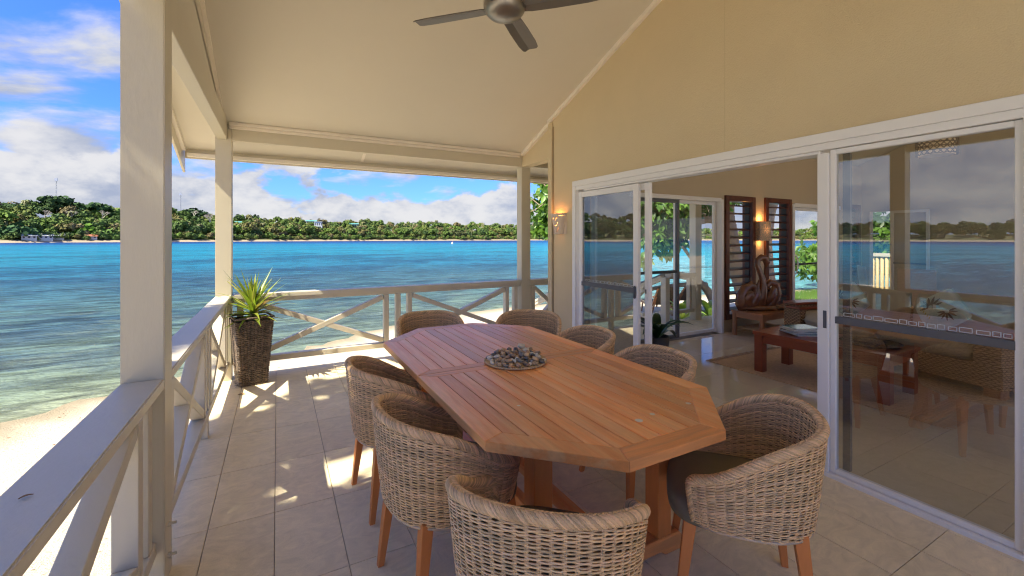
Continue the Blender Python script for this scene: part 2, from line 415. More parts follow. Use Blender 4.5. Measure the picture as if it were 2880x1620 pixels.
# ------------------------------------------------------------------ far shore
def lerp_tab(tab, a):
    if a <= tab[0][0]: return tab[0][1]
    for (a0, v0), (a1, v1) in zip(tab, tab[1:]):
        if a <= a1: return v0+(v1-v0)*(a-a0)/(a1-a0)
    return tab[-1][1]
FD = [(-100, 620), (-80, 600), (-60, 520), (-40, 430), (-21, 420), (-9, 455), (4, 520), (22, 650), (34, 760), (55, 820), (75, 900), (100, 950)]
FT = [(-100, 4), (-80, 5), (-62, 6), (-45, 20), (-30, 22), (-21, 19), (-17, 20), (-12, 18.5), (-9.5, 19), (-6, 15), (-2, 13.5), (4, 12.5), (12, 15), (20, 16), (30, 16), (36, 14), (50, 11), (70, 9), (100, 8)]
def terrain_z(az, o):
    h = lerp_tab(FT, az)*(.90+.25*mnoise.noise(Vector((az*.25, o*.02, 5))))
    t = max(0, min(1, (o-14)/95)); t = t*t*(3-2*t)
    return (-1.1 if o < 0 else .25+min(o, 14)*.12)+h*t
def zone(px):
    for lim, t in ((0, 'beyond the left edge'), (338, 'left of the near post'), (485, 'behind the near post'), (610, 'between the near and the corner post'), (662, 'behind the corner post'), (800, 'right of the corner post'), (950, 'left of mid view'), (1090, 'at mid view'), (1240, 'right of mid view'), (1452, 'left of the right hand post'), (1495, 'behind the right hand post'), (1650, 'right of the right hand post'), (1900, 'behind the beach tree'), (2120, 'seen through the glass door'), (5000, 'seen past the louvre windows')):
        if px < lim: return t
def slope_word(o): return 'by the water' if o < 16 else ('low down' if o < 42 else ('half way up' if o < 80 else 'near the skyline'))
def az_px(a): return 1440+1222*math.tan(R(a)-YAW) if abs(math.degrees(R(a)-YAW)) < 80 else -500
def build_far():
    V = []; F = []; offs = [-6, 0, 5, 9, 14, 25, 40, 60, 85, 110, 150, 220, 400]
    az = [-100+1.25*i for i in range(161)]; m = len(offs)
    for i, a in enumerate(az):
        wob = 6*mnoise.noise(Vector((a*.35, 0, 0)))
        for o in offs: V.append(polar(a, lerp_tab(FD, a)+wob+o, WATER_Z-.3 if o < 0 else (WATER_Z+.05 if o == 0 else terrain_z(a, o))))
    for i in range(len(az)-1):
        for j in range(m-1): F.append((i*m+j, i*m+j+1, (i+1)*m+j+1, (i+1)*m+j))
    LAND = bpy.data.materials.new('far_land'); LAND.use_nodes = True; g = G(LAND.node_tree); b = g.n['Principled BSDF']
    geo = g.node('ShaderNodeNewGeometry').outputs['Position']; z = g.node('ShaderNodeSeparateXYZ', {0: geo}).outputs[2]
    green = g.mix(g.noise(geo, .08, 4), (.055, .085, .022), (.15, .13, .05))
    c = g.mix(g.step(z, .35, .75), (.36, .28, .19), green)
    g.put(b.inputs['Base Color'], c); b.inputs['Roughness'].default_value = .95
    me = bpy.data.meshes.new('hill'); me.from_pydata(V, [], F); me.materials.append(LAND); me.shade_smooth()
    struct(link('hill', me), 'low wooded hills with a thin strip of sand along the far side of the lagoon')
    # distant mountains
    V = []; F = []
    for i in range(90):
        a = -100+i*.9; hh = 120+130*abs(mnoise.fractal(Vector((a*.09, 2, 0)), 1., 2., 5))+60*max(0, 1-abs(a+68)/12)
        V += [polar(a, 6500, -2), polar(a, 7200, hh*.7), polar(a, 7800, hh), polar(a, 9500, 0)]
    for i in range(89):
        for j in range(3): F.append((i*4+j, i*4+j+1, i*4+j+5, i*4+j+4))
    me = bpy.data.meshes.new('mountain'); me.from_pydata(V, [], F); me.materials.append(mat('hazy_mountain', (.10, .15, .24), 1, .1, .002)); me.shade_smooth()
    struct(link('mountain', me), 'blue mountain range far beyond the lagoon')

    LEAF = bpy.data.materials.new('far_foliage'); LEAF.use_nodes = True; g = G(LEAF.node_tree); b = g.n['Principled BSDF']
    a = g.node('ShaderNodeAttribute', attribute_name='tint'); oi = g.node('ShaderNodeObjectInfo').outputs['Color']
    g.put(b.inputs['Base Color'], g.mix(1, a.outputs[0], oi, 'MULTIPLY')); b.inputs['Roughness'].default_value = .8
    b.inputs['Specular IOR Level'].default_value = .25
    def crown(seed, spread=1., flat=.62, nl=11, nf=26):
        rs = np.random.RandomState(seed); V = []; T = []
        for l in range(nl):
            th = rs.uniform(0, 2*math.pi); rr = rs.uniform(.0, .68)*spread
            c = np.array([rr*math.cos(th), rr*math.sin(th), rs.uniform(.55, 1.05)*(1-.45*rr)*flat/.62])
            lr = rs.uniform(.28, .48)
            for k in range(nf):
                d = rs.normal(size=3); d[2] = abs(d[2])*.9-.25; d /= np.linalg.norm(d)
                p = c+d*lr*np.array([1, 1, .72])*rs.uniform(.8, 1.08)
                n = d+rs.normal(size=3)*.45; n /= np.linalg.norm(n)
                u = np.cross(n, [0, 0, 1.]); u /= np.linalg.norm(u)+1e-6; w = np.cross(n, u); s = rs.uniform(.10, .165)
                t = rs.uniform(.75, 1.25)
                for q in (u*s, w*s*.8, -u*s, -w*s*.8): V.append(p+q); T.append([t, t, t])
        # trunk strip
        return np.array(V), np.array(T)
    temps = [crown(i, flat=random.choice([.5, .62, .75]), spread=random.choice([.9, 1.1])) for i in range(7)]
    greens = [(.100, .160, .030), (.078, .130, .030), (.135, .172, .038), (.060, .105, .030), (.165, .155, .050), (.125, .20, .032), (.18, .15, .065)]
    # the mass of the wood as one object
    VV = []; TT = []
    spots = []
    rs = np.random.RandomState(3)
    def scatter(a0, a1, dens, omax, omin=8):
        area = R(a1-a0)*560*(omax-omin); n = int(area*dens)
        for _ in range(n): spots.append((rs.uniform(a0, a1), omin+(omax-omin)*rs.uniform()**1.15))
    scatter(-22.5, 36.5, .021, 125); scatter(-22.5, 36.5, .05, 15, 5); scatter(50, 66, .04, 15, 5); scatter(50, 66, .012, 90); scatter(-84, -22.5, .013, 110)
    big = []
    for a_, o in spots:
        r = lerp_tab(FD, a_)+o; s = rs.uniform(4.2, 7.8)*(1.15 if rs.uniform() < .15 else 1)
        hz = rs.uniform(3.8, 8.5)
        if o < 16: s *= .62; hz = rs.uniform(1.8, 3.6)
        x, y, _ = polar(a_, r)
        big.append((o, a_, x, y, terrain_z(a_, o)+hz-3.5, s))
    random.shuffle(big)
    mass = big[170:]; indiv = big[:170]
    for o, a_, x, y, z, s in mass:
        V, T = temps[rs.randint(7)]; an = rs.uniform(0, 6.28); ca, sa = math.cos(an), math.sin(an)
        P = V*s*np.array([1, 1, 1.1]); P = np.stack([P[:, 0]*ca-P[:, 1]*sa+x, P[:, 0]*sa+P[:, 1]*ca+y, P[:, 2]+z], 1)
        VV.append(P); TT.append(T*np.array(greens[rs.choice(7, p=[.26, .2, .16, .1, .1, .12, .06])]))
    V = np.concatenate(VV); T = np.concatenate(TT); F = np.arange(len(V)).reshape(-1, 4)
    fo = link('distant_forest', npmesh('distant_forest', V, F, LEAF, T))
    tag(fo, 'dense mixed green forest covering the far shore of the lagoon', 'forest', kind='stuff')
    tl = [('dark green rounded far shore tree', 3), ('mid green far shore tree', 0), ('yellowish green far shore tree', 2), ('pale brown dry far shore tree', 6)]
    fm = [npmesh('far_tree', V, np.arange(len(V)).reshape(-1, 4), LEAF, T) for V, T in temps]
    for i, (o, a_, x, y, z, s) in enumerate(indiv):
        lab, gi = tl[int(rs.choice(4, p=[.35, .4, .19, .06]))]
        t = link('far_tree', fm[i % 7], None, (x, y, z), (0, 0, rs.uniform(0, 6))); t.scale = (s, s, s*1.12)
        t.color = (*greens[gi], 1)
        tag(t, lab+' '+slope_word(o)+' '+zone(az_px(a_)), 'tree', 'trees on the far shore')
    # big emergent trees on the skyline
    hv, ht = [], []
    V1, T1 = crown(50, spread=1.25, flat=.42, nl=17, nf=34)
    em = npmesh('skyline_tree', V1, np.arange(len(V1)).reshape(-1, 4), LEAF, T1)
    def emergent(px, off, s, sz, col, lab, zoff=2):
        a_ = math.degrees(math.atan((px-1440)/1222))+math.degrees(YAW); r = lerp_tab(FD, a_)+off
        x, y, _ = polar(a_, r); z = terrain_z(a_, off)+zoff-5
        root = thing('skyline_tree', lab, 'tree', (x, y, z), random.uniform(0, 6), 'big trees standing above the far forest')
        c = link('crown', em, root, (0, 0, s*.45)); c.scale = (s, s, sz); c.color = (*col, 1)
        MB().tube([(0, 0, -6), (.3, 0, 0), (0, .2, s*.8)], [1.0, .8, .4], 6).build('trunk', mat('pale_bark', (.40, .35, .28), .9), root)
    emergent(160, 95, 15, 13, (.036, .075, .020), 'tall spreading dark tree below the left radio mast on the far hill', 5)
    emergent(270, 90, 13, 13, (.036, .080, .022), 'tall flat topped tree on the hill just left of the near post', 5)
    emergent(205, 90, 9, 12, (.04, .085, .022), 'narrower dark tree between two spreading ones on the hill', 5)
    emergent(35, 90, 11, 9, (.04, .085, .022), 'wide tree on the hill at the far left of the view', 3)
    emergent(540, 95, 13, 12, (.034, .075, .022), 'large dark domed tree on the hill between the two left posts', 4)
    emergent(240, 28, 11, 15, (.11, .22, .022), 'bright green leafy tree near the sand of the far left shore', -2)
    emergent(300, 12, 9, 12, (.09, .16, .03), 'light green bushy tree at the water of the far left shore', -2)
    emergent(45, 15, 11, 13, (.05, .11, .035), 'broad green tree above the sand at the far left of the view', -2)
    emergent(978, 80, 11, 11, (.05, .085, .03), 'round crowned tree rising at the left end of the middle skyline', 3)
    emergent(1395, 80, 13, 14, (.075, .11, .035), 'tall rounded tree on the skyline left of the right post', 2)
    emergent(1280, 25, 16, 12, (.085, .10, .035), 'low wide umbrella shaped tree by the water under the middle skyline', 0)
    # palms: trunk and drooping fronds
    def palm_mesh(seed):
        rs2 = random.Random(seed); mb = MB()
        top = Vector((rs2.uniform(-1, 1), rs2.uniform(-1, 1), 8.5))
        tr = MB().tube([(0, 0, -3), (top.x*.3, top.y*.3, 3), tuple(top)], [.35, .28, .22], 5)
        for k in range(17):
            an = k*2.4+rs2.uniform(-.3, .3); el = rs2.uniform(-.2, 1.1); L = rs2.uniform(3.0, 3.9); d = Vector((math.cos(an), math.sin(an), 0)); sd = Vector((-d.y, d.x, 0)); pts = []
            for i in range(6):
                t = i/5; pts.append(top+d*(L*t*math.cos(el*.7)*(1-.15*t))+Vector((0, 0, L*(math.sin(el)*t-1.0*t*t))))
            vs = []; fs = []
            for i, p in enumerate(pts):
                w = .62*math.sin(math.pi*min(1, .12+.88*(i/5)**.8))+.06
                vs += [p+sd*w-Vector((0, 0, w*.75)), p, p-sd*w-Vector((0, 0, w*.75))]
            for i in range(5): fs += [(i*3, i*3+1, i*3+4, i*3+3), (i*3+1, i*3+2, i*3+5, i*3+4)]
            mb.add(vs, fs)
        return tr.mesh('trunk', mat('palm_trunk', (.36, .29, .21), .9)), mb.mesh('crown', mat('palm_frond', (.13, .135, .035), .6, rnd=.25))
    pm = [palm_mesh(i) for i in range(4)]
    pxs = [75, 106, 205, 12, 330, 498, 530, 560, 612, 640] + [676, 740, 742, 700, 893, 915, 945, 955, 928, 905, 980, 1008, 1088, 1165, 1170, 1180, 1142, 1190, 1190, 1225, 1330, 1345, 1358, 1360, 1310, 1405, 1412, 1425, 1445, 1400, 1545] + [random.uniform(960, 1550) for _ in range(26)]+[random.uniform(1900, 2330) for _ in range(22)]
    for i, px in enumerate(pxs):
        a_ = math.degrees(math.atan((px-1440)/1222))+math.degrees(YAW); off = random.choice([22, 35, 60, 85, 95, 100])
        if px > 1600: off = random.choice([30, 60, 75])
        s_ = random.uniform(.85, 1.35)
        x, y, _ = polar(a_, lerp_tab(FD, a_)+off)
        root = thing('coconut_palm', ('tall ' if s_ > 1.15 else ('short ' if s_ < .97 else ''))+'coconut palm '+slope_word(off)+' '+zone(px), 'palm', (x, y, terrain_z(a_, off)+random.uniform(1.0, 5.5)), random.uniform(0, 6), 'coconut palms on the far shore')
        root.scale = (s_, s_, s_)
        tm, cm = pm[i % 4]; link('trunk', tm, root); link('crown', cm, root)
    # bare pale-limbed trees
    def bare(px, off, s, zo, lab):
        a_ = math.degrees(math.atan((px-1440)/1222))+math.degrees(YAW); x, y, _ = polar(a_, lerp_tab(FD, a_)+off)
        mb = MB(); rr = random.Random(px)
        def br(p, d, L, r, k):
            q = p+d*L; mb.tube([p, (p+q)/2+Vector((rr.uniform(-.2, .2), rr.uniform(-.2, .2), .1))*L*.3, q], [r, r*.8, r*.6], 4)
            if k:
                for _ in range(3): br(q, (d+Vector((rr.uniform(-1, 1), rr.uniform(-1, 1), rr.uniform(-.2, .7)))*.8).normalized(), L*.68, r*.6, k-1)
        br(Vector((0, 0, 0)), Vector((.1, 0, 1)), 3.5*s, .38*s, 4)
        o = mb.build('bare_tree', mat('bare_limbs', (.50, .43, .36), .9), None, loc=(x, y, terrain_z(a_, off)+zo)); tag(o, lab, 'tree', 'leafless trees on the far shore')
    bare(198, 62, 1.25, 3, 'small leafless grey tree with forked limbs on the far left slope')
    bare(285, 70, 1.3, 3, 'leafless pale tree just left of the near post on the far slope')
    bare(590, 55, 1.7, 3, 'large leafless white limbed tree left of the corner post on the far slope')
    bare(545, 75, 1.1, 6, 'small bare crowned tree above the large leafless one')
    bare(845, 95, 1.2, 6, 'thin bare tree on the skyline right of the corner post')
    bare(125, 70, 1.0, 2, 'low leafless tree at the foot of the far left hill')
    # masts
    def mast(px, off, h, lab):
        a_ = math.degrees(math.atan((px-1440)/1222))+math.degrees(YAW); x, y, _ = polar(a_, lerp_tab(FD, a_)+off)
        z = terrain_z(a_, off); r = thing('radio_mast', lab, 'mast', (x, y, z))
        mb = MB(); 
        for k in range(3):
            a = k*2.094; mb.tube([(.5*math.cos(a), .5*math.sin(a), 0), (.3*math.cos(a), .3*math.sin(a), h)], .1, 4)
        for k in range(12): mb.tube([(.5, 0, h*k/12), (-.25, .43, h*(k+1)/12)], .07, 4)
        mb.build('tower', mat('mast_steel', (.45, .46, .48), .5), r)
        MB().box(-.8, .8, -.4, .4, h-2.5, h).build('antenna', mat('mast_white', (.7, .7, .72), .5), r)
    mast(158, 110, 33, 'thin lattice radio mast on top of the far left hill')
    mast(508, 110, 31, 'thin radio mast beside the domed tree between the left posts')
    # small buildings on the far shore
    HW = mat('hut_wall', (.60, .57, .50), .8); HR = mat('hut_tin_roof', (.42, .44, .46), .5); TR = mat('teal_roof', (.10, .30, .27), .5); DK = mat('window_dark', (.03, .03, .035), .3); RR = mat('rust_roof', (.33, .12, .06), .7)
    def hut(px, off, w, h, lab, roof, zo=0, flat=False, wall=HW):
        a_ = math.degrees(math.atan((px-1440)/1222))+math.degrees(YAW); x, y, _ = polar(a_, lerp_tab(FD, a_)+off)
        r = thing('shore_house', lab, 'house', (x, y, terrain_z(a_, off)+zo), -R(a_))
        MB().box(-w/2, w/2, -2, 3, -3, h).build('wall', wall, r)
        if flat: MB().box(-w/2-.3, w/2+.3, -2.4, 3.4, h, h+.4).build('roof', wall, r)
        else: MB().prism([(-2.8, h-.1), (3.8, h-.1), (.5, h+1.3)], 'x', -w/2-.5, w/2+.5).build('roof', roof, r)
        for k in range(max(2, int(w/2.2))):
            xx = -w/2+w*(k+.5)/max(2, int(w/2.2)); MB().box(xx-.5, xx+.5, -2.06, -2.01, h*.35, h*.8).build('window', DK, r)
    hut(82, 6, 7, 2.4, 'small white hut with a tin roof at the far left shore', HR, .3)
    hut(116, 6, 11, 2.4, 'long low house with a tin roof at the far left shore', HR, .3)
    hut(160, 8, 7, 2.2, 'grey shed beside the long low house on the far left shore', HR, .3)
    hut(260, 8, 5, 2.0, 'small hut under the bright green tree on the far shore', RR, .3)
    hut(895, 62, 9, 6.5, 'white two storey house among the palms of the far shore', HW, 8, True, mat('white_wall', (.75, .75, .75), .7))
    hut(876, 75, 12, 4.5, 'house with a teal roof behind the white two storey one', TR, 9)
    hut(990, 70, 16, 4.5, 'long pale house with a teal roof at the foot of the middle skyline', TR, 7)
    hut(668, 62, 9, 4, 'dark teal roofed house just right of the corner post', TR, 6)
    # floating marker
    a_ = math.degrees(math.atan((1272-1440)/1222))+math.degrees(YAW); x, y, _ = polar(a_, 215)
    b_ = thing('mooring_buoy', 'small white mooring float on the turquoise water', 'buoy', (x, y, WATER_Z))
    MB().ball((0, 0, .25), (.55, .55, .5), 10, 8).build('float', mat('float_white', (.75, .68, .6), .4), b_, True)
    MB().tube([(0, 0, .6), (0, 0, 1.3)], .1, 6).build('staff', mat('float_orange', (.7, .25, .08), .4), b_)
build_far()

# ------------------------------------------------------------------ deck, tiles, house shell
def tile_field(parent, m, x0, x1, y0, y1, tx, ty, ox, oy, ztop, gap, th=.01, cut=None):
    cache = {}
    i0 = math.floor((x0-ox)/tx); i1 = math.ceil((x1-ox)/tx); j0 = math.floor((y0-oy)/ty); j1 = math.ceil((y1-oy)/ty)
    for i in range(i0, i1):
        for j in range(j0, j1):
            a, b = max(x0, ox+i*tx+gap/2), min(x1, ox+(i+1)*tx-gap/2); c, d = max(y0, oy+j*ty+gap/2), min(y1, oy+(j+1)*ty-gap/2)
            if b-a < .01 or d-c < .01 or (cut and cut((a+b)/2, (c+d)/2)): continue
            w, h = round(b-a, 3), round(d-c, 3)
            if (w, h) not in cache: cache[(w, h)] = MB().box(-w/2, w/2, -h/2, h/2, -th, 0).mesh('tile', m, bevel=.0012)
            link('tile', cache[(w, h)], parent, ((a+b)/2, (c+d)/2, ztop+random.uniform(-.0004, .0004)))
def build_shell():
    deck = MB()
    deck.box(-.575, 3.16, -3.2, 5.575, -.16, -.008); deck.box(3.163, 11.2, 4.6, 5.575, -.16, -.0081)
    deck.box(4.05, 6.05, 5.578, 5.90, -.16, -.0083)
    d = struct(deck.build('deck_floor', GROUT), 'stone look tiled veranda floor around the house')
    tile_field(d, TILE, -.572, 3.02, -3.0, 5.572, .3, .5965, -.312, 2.084, 0, .004)
    tile_field(d, TILE, 3.02, 11.2, 4.62, 5.572, .3, .5965, -.312, 2.084, 0, .0055)
    MB().box(-.60, -.576, -3.2, 5.60, -.30, -.012).box(-.60, 11.2, 5.577, 5.60, -.30, -.012).build('edge_board', CREAM, d)
    for k in range(8): MB().box(-.5, -.3, -2+k*1.0, -1.8+k*1.0, -.95, -.17).build('stump', BARK, d)
    fl = struct(MB().box(3.16, 10.6, -3.0, 4.45, -.16, -.006).build('living_room_floor', GROUT), 'glossy cream tiled floor of the living room')
    tile_field(fl, PTILE, 3.17, 10.6, -1.2, 4.45, .6, .6, .0, .15, 0, .003)
    # front wall with the wide door opening, gable shaped top
    zc = lambda y: 2.68+.3785*(5.4-y) if y > .9 else 2.68+.3785*4.5-.3785*(.9-y)
    w = MB()
    w.box(3.04, 3.16, 4.106, 4.622, 0, 2.14); w.box(3.04, 3.16, -3.2, -2.7, 0, 2.14); w.box(3.04, 3.16, -1.3, .598, 0, 2.14)  # gap behind the camera is unseen, added to light the room
    w.prism([(4.622, 2.14), (4.622, zc(4.622)), (.9, zc(.9)), (-3.2, zc(-3.2)), (-3.2, 2.14)], 'x', 3.04, 3.16)
    wo = struct(w.build('house_wall', STUCCO), 'ochre textured wall above and beside the sliding doors')
    # narrow corner board and the joint beside it
    MB().box(3.018, 3.0395, 4.545, 4.63, 0, zc(4.63)-.03).build('corner_board', STUCCO, wo)
    MB().box(3.030, 3.0392, 4.532, 4.542, 0, zc(4.6)-.1).build('joint_strip', mat('joint_brown', (.33, .24, .14), .9), wo)  # thin strip of darker brown along the joint
    for yj in (2.17,): MB().box(3.0388, 3.0396, yj, yj+.004, 2.16, zc(yj)-.06).build('joint_strip', mat('sheet_joint', (.57, .46, .28), .9), wo)
    # infill over the passage between wall corner and far post
    MB().prism([(4.632, 2.51), (5.398, 2.51), (5.398, zc(5.4)-.01), (4.632, zc(4.632)-.01)], 'x', 3.075, 3.215).build('bulkhead', STUCCO, wo)
    # side wall of the living room
    s = MB(); y0, y1 = 4.45, 4.60
    def seg(a, b, z0, z1): s.box(a, b, y0, y1, z0, z1)
    opens = [(4.30, 6.15, 0, 2.09), (6.30, 6.90, .28, 2.10), (7.33, 7.95, .28, 2.10), (8.10, 9.70, 0, 2.09), (9.95, 10.40, .28, 2.10)]
    x = 3.163
    for a, b, z0, z1 in opens:
        seg(x, a, 0, 2.3); seg(a, b, z1, 2.3)
        if z0: seg(a, b, 0, z0)
        x = b
    seg(x, 10.6, 0, 2.3); s.box(3.163, 10.6, y0, y1, 2.3, zc(4.6)-.02)
    so = struct(s.build('room_side_wall', INWALL), 'beige living room wall with glass doors and louvre windows')
    so['label'] = 'beige living room wall with glass doors and louvre windows'
    # back wall with doorway, plus an unseen gap added to light the room
    b = MB(); zt = 2.35
    b.box(10.6, 10.75, 4.32, 4.6, 0, zt); b.box(10.6, 10.75, .9, 3.98, 0, zt); b.box(10.6, 10.75, 3.98, 4.32, 2.03, zt); b.box(10.6, 10.75, -3.2, -2.4, 0, zt); b.box(10.6, 10.75, -2.4, .9, 2.1, zt)
    b.prism([(4.6, zt), (4.6, zc(4.6)-.02), (.9, zc(.9)-.02), (-3.2, zc(-3.2)-.02), (-3.2, zt)], 'x', 10.6, 10.75)
    struct(b.build('room_back_wall', INWALL), 'back wall of the living room with a bright doorway')
    e = MB(); e.box(3.16, 3.9, -3.2, -3.05, 0, zc(-3.1)-.02); e.box(9.8, 10.6, -3.2, -3.05, 0, zc(-3.1)-.02); e.box(3.9, 9.8, -3.2, -3.05, 2.6, zc(-3.1)-.02)  # opening is unseen, added to bring daylight into the room
    struct(e.build('room_end_wall', INWALL), 'end wall of the living room with a wide opening added for light')
    # roof: two sloped slabs, ceiling side visible from below
    r = MB(); xa, xb = -.92, 11.8
    r.prism([(5.95, zc(5.95)), (.9, zc(.9)), (.9, zc(.9)+.14), (5.95, zc(5.95)+.14)], 'x', xa, xb)
    r.prism([(-2.3, zc(-2.3)), (-2.3, zc(-2.3)+.14), (.899, zc(.9)+.14), (.899, zc(.9))], 'x', xa, xb)  # unseen back slope ends early to let sky light in
    ro = struct(r.build('ceiling', CEIL), 'sloping cream ceiling under the veranda roof')
    nrm = Vector((0, .3785, 1)).normalized()
    def slope_strip(x0, x1, ya, yb, th, name, m=TRIM, dz=0):   # strip lying under the slope
        a = [(ya, zc(ya)+.012-dz), (yb, zc(yb)+.012-dz), (yb, zc(yb)-th-dz), (ya, zc(ya)-th-dz)]
        return MB().prism(a, 'x', x0, x1).build(name, m, ro)
    slope_strip(3.000, 3.0385, .92, 4.628, .045, 'cornice')
    slope_strip(3.03, 3.0745, 4.635, 5.34, .05, 'cornice')
    MB().box(-.44, 3.03, 5.345, 5.398, 2.662, 2.695).build('cornice', TRIM, ro, bevel=.003)
    MB().box(-.44, 3.03, 5.375, 5.3985, 2.632, 2.6615).build('cornice', TRIM, ro, bevel=.003)
    # gable panel above the left beam; unseen near end extended to block sun
    MB().prism([(5.398, 2.725), (5.40, zc(5.4)+.01), (.9, zc(.9)+.01), (-.1, zc(-.1)+.01), (-.1, 2.725)], 'x', -.545, -.50).build('gable_panel', CEIL, ro)
    slope_strip(-.502, -.474, .92, 5.396, .028, 'cornice')
    # fascia, gutter, barge board
    MB().box(-.90, 11.8, 5.951, 5.975, 2.375, 2.62).build('fascia', CREAM, ro, bevel=.003)
    g = MB(); g.prism([(5.976, 2.40), (6.07, 2.40), (6.085, 2.43), (6.085, 2.50), (6.075, 2.50), (6.07, 2.435), (5.985, 2.41)], 'x', -.90, 11.8).build('gutter', CREAM, ro)
    MB().box(-.875, 11.8, 5.90, 5.9495, 2.39, 2.43).build('soffit_trim', TRIM, ro)
    for xx in (.95, 4.3, 7.3): MB().prism([(5.56, zc(5.56)-.002), (5.89, zc(5.89)-.002), (5.89, zc(5.89)-.012), (5.56, zc(5.56)-.012)], 'x', xx, xx+.035).build('cover_strip', TRIM, ro)
    WARM = CREAM
    for xa_, xb_, dz in ((-.945, -.921, .17),):
        MB().prism([(6.12, zc(6.12)-dz), (.9, zc(.9)-dz), (.9, zc(.9)+.16), (6.12, zc(6.12)+.16)], 'x', xa_, xb_).build('barge_board', WARM, ro, bevel=.003)
        MB().prism([(.898, zc(.9)-dz), (-2.3, zc(-2.3)-dz), (-2.3, zc(-2.3)+.16), (.898, zc(.9)+.16)], 'x', xa_, xb_).build('barge_board', WARM, ro, bevel=.003)
    MB().prism([(5.90, zc(5.90)-.002), (.9, zc(.9)-.002), (.9, zc(.9)-.04), (5.90, zc(5.90)-.04)], 'x', -.9195, -.885).build('soffit_trim', TRIM, ro)
build_shell()

# ------------------------------------------------------------------ posts and beams
def post(x0, x1, y0, y1, ztop, label, bolts=(), group='square veranda posts'):
    cx, cy = (x0+x1)/2, (y0+y1)/2
    t = thing('veranda_post', label, 'post', (cx, cy, 0), 0, group)
    MB().box(x0-cx, x1-cx, y0-cy, y1-cy, 0, ztop).build('shaft', CREAM, t, bevel=.004, segs=2)
    for (bx, by, bz, ax) in bolts:
        m = MB(); m.lathe([(0, 0), (.011, 0), (.011, .012), (.006, .013), (.006, .03), (0, .03)], 8)
        o = m.build('bolt', CREAM, t, loc=(bx-cx, by-cy, bz)); o.rotation_euler = (0, R(90), 0) if ax == 'x' else (R(90), 0, 0)
    return t
post(-.565, -.42, 2.32, 2.465, 3.80, 'near square cream post standing in front of the left railing', [(-.42, 2.385, .235, 'x'), (-.42, 2.385, .10, 'x'), (-.42, 2.39, 2.86, 'x'), (-.42, 2.39, 2.63, 'x')])
post(-.565, -.42, 5.40, 5.545, 2.735, 'corner post behind the potted plant, partly sunlit', [(-.42, 5.44, 2.66, 'x'), (-.42, 5.44, 2.56, 'x'), (-.47, 5.40, 2.62, 'y')])
post(3.075, 3.22, 5.40, 5.545, 2.508, 'right hand post at the end of the far railing near the house corner')
post(-.565, -.42, -1.3, -1.155, 3.6, 'cream post of the left railing beside the camera, outside the view')
post(6.69, 6.85, 5.36, 5.50, 2.52, 'post of the side veranda seen through the open doors')
post(9.7, 9.86, 5.36, 5.50, 2.52, 'post of the side veranda seen through the right of the two far glass doors')
def beam(name, label, args, m=CREAM):
    o = MB().box(*args).build(name, m, bevel=.004); tag(o, label, 'beam', 'roof beams of the veranda'); return o
beam('roof_beam', 'beam along the top of the left side between the near and the corner post', (-.55, -.46, -3.2, 5.398, 2.515, 2.737))
beam('roof_beam', 'beam across the far end above the sea view', (-.419, 3.0745, 5.40, 5.47, 2.51, 2.66))
beam('roof_beam', 'beam of the side veranda running on to the right of the house corner', (3.221, 11.5, 5.40, 5.47, 2.521, 2.67))

# ------------------------------------------------------------------ railings
def railing(p0, p1, label, layout, cap_w=.145, lift0=0, lift1=0, cap_ext=(0, 0), h0=.889, base=.147, group='cross braced railings of the veranda', y_out=0):
    """p0,p1: xy ends of the centre line; layout: list of ('b', s) balusters and ('x', s0, s1) braces at metres along; lift: end offsets for stairs"""
    a = Vector((*p0, 0)); d = Vector((p1[0]-p0[0], p1[1]-p0[1], 0)); L = d.length; d /= L; n = Vector((-d.y, d.x, 0))
    t = thing('railing', label, 'railing', tuple(a), 0, group)
    def P(s, z): return d*s+Vector((0, 0, z+lift0+(lift1-lift0)*s/L))
    up = (0, 0, 1)
    MB().beam(P(-cap_ext[0], h0-.0225), P(L+cap_ext[1], h0-.0225), cap_w, .045).build('top_rail', CREAML, t, bevel=.005, segs=2)
    MB().beam(P(0, h0-.068), P(L, h0-.068), .075, .044).build('sub_rail', CREAML, t, bevel=.003)
    MB().beam(P(0, base+.029), P(L, base+.029), .09, .058).build('bottom_rail', CREAML, t, bevel=.003)
    zt, zb = h0-.092, base+.059
    for it in layout:
        if it[0] == 'b':
            lo = zb if len(it) < 3 else it[2]-(lift0+(lift1-lift0)*it[1]/L)
            MB().beam(P(it[1], lo), P(it[1], zt), .058, .08, n).build('baluster', CREAML, t, bevel=.003)
        elif it[0] == 'f':                    # baluster that runs down to the deck
            MB().beam(P(it[1], -.0), P(it[1], base-.001), .058, .08, n).build('foot', CREAML, t, bevel=.003)
        else:
            s0, s1 = it[1], it[2]
            A, B = P(s0, zb+.03), P(s1, zt-.03); C, D_ = P(s0, zt-.03), P(s1, zb+.03); mid = (A+B)/2
            MB().beam(A, B, .078, .058, up).build('brace', CREAML, t, bevel=.003)
            MB().beam(C, D_, .074, .056, up).build('brace', CREAML, t, bevel=.003)
    return t
def lay(L, e=(.07, .21), c=.145):
    l = [('b', L/2-c), ('b', L/2), ('b', L/2+c), ('f', L/2), ('x', e[1]+.04, L/2-c-.04), ('x', L/2+c+.04, L-e[1]-.04)]
    for q in e: l += [('b', q), ('b', L-q)]
    return l
railing((-.4925, 2.467), (-.4925, 5.398), 'left railing between the near post and the corner post', lay(2.93))
railing((-.4925, 2.318), (-.4925, -1.153), 'nearest railing with its broad sloping looking cap at the lower left', lay(3.47))
railing((-.418, 5.475), (3.073, 5.475), 'far railing with two crossed panels in front of the water', lay(3.49))
railing((3.222, 5.475), (4.05, 5.475), 'short railing between the right hand post and the beach steps', [('b', .07), ('x', .10, .72), ('b', .76)])
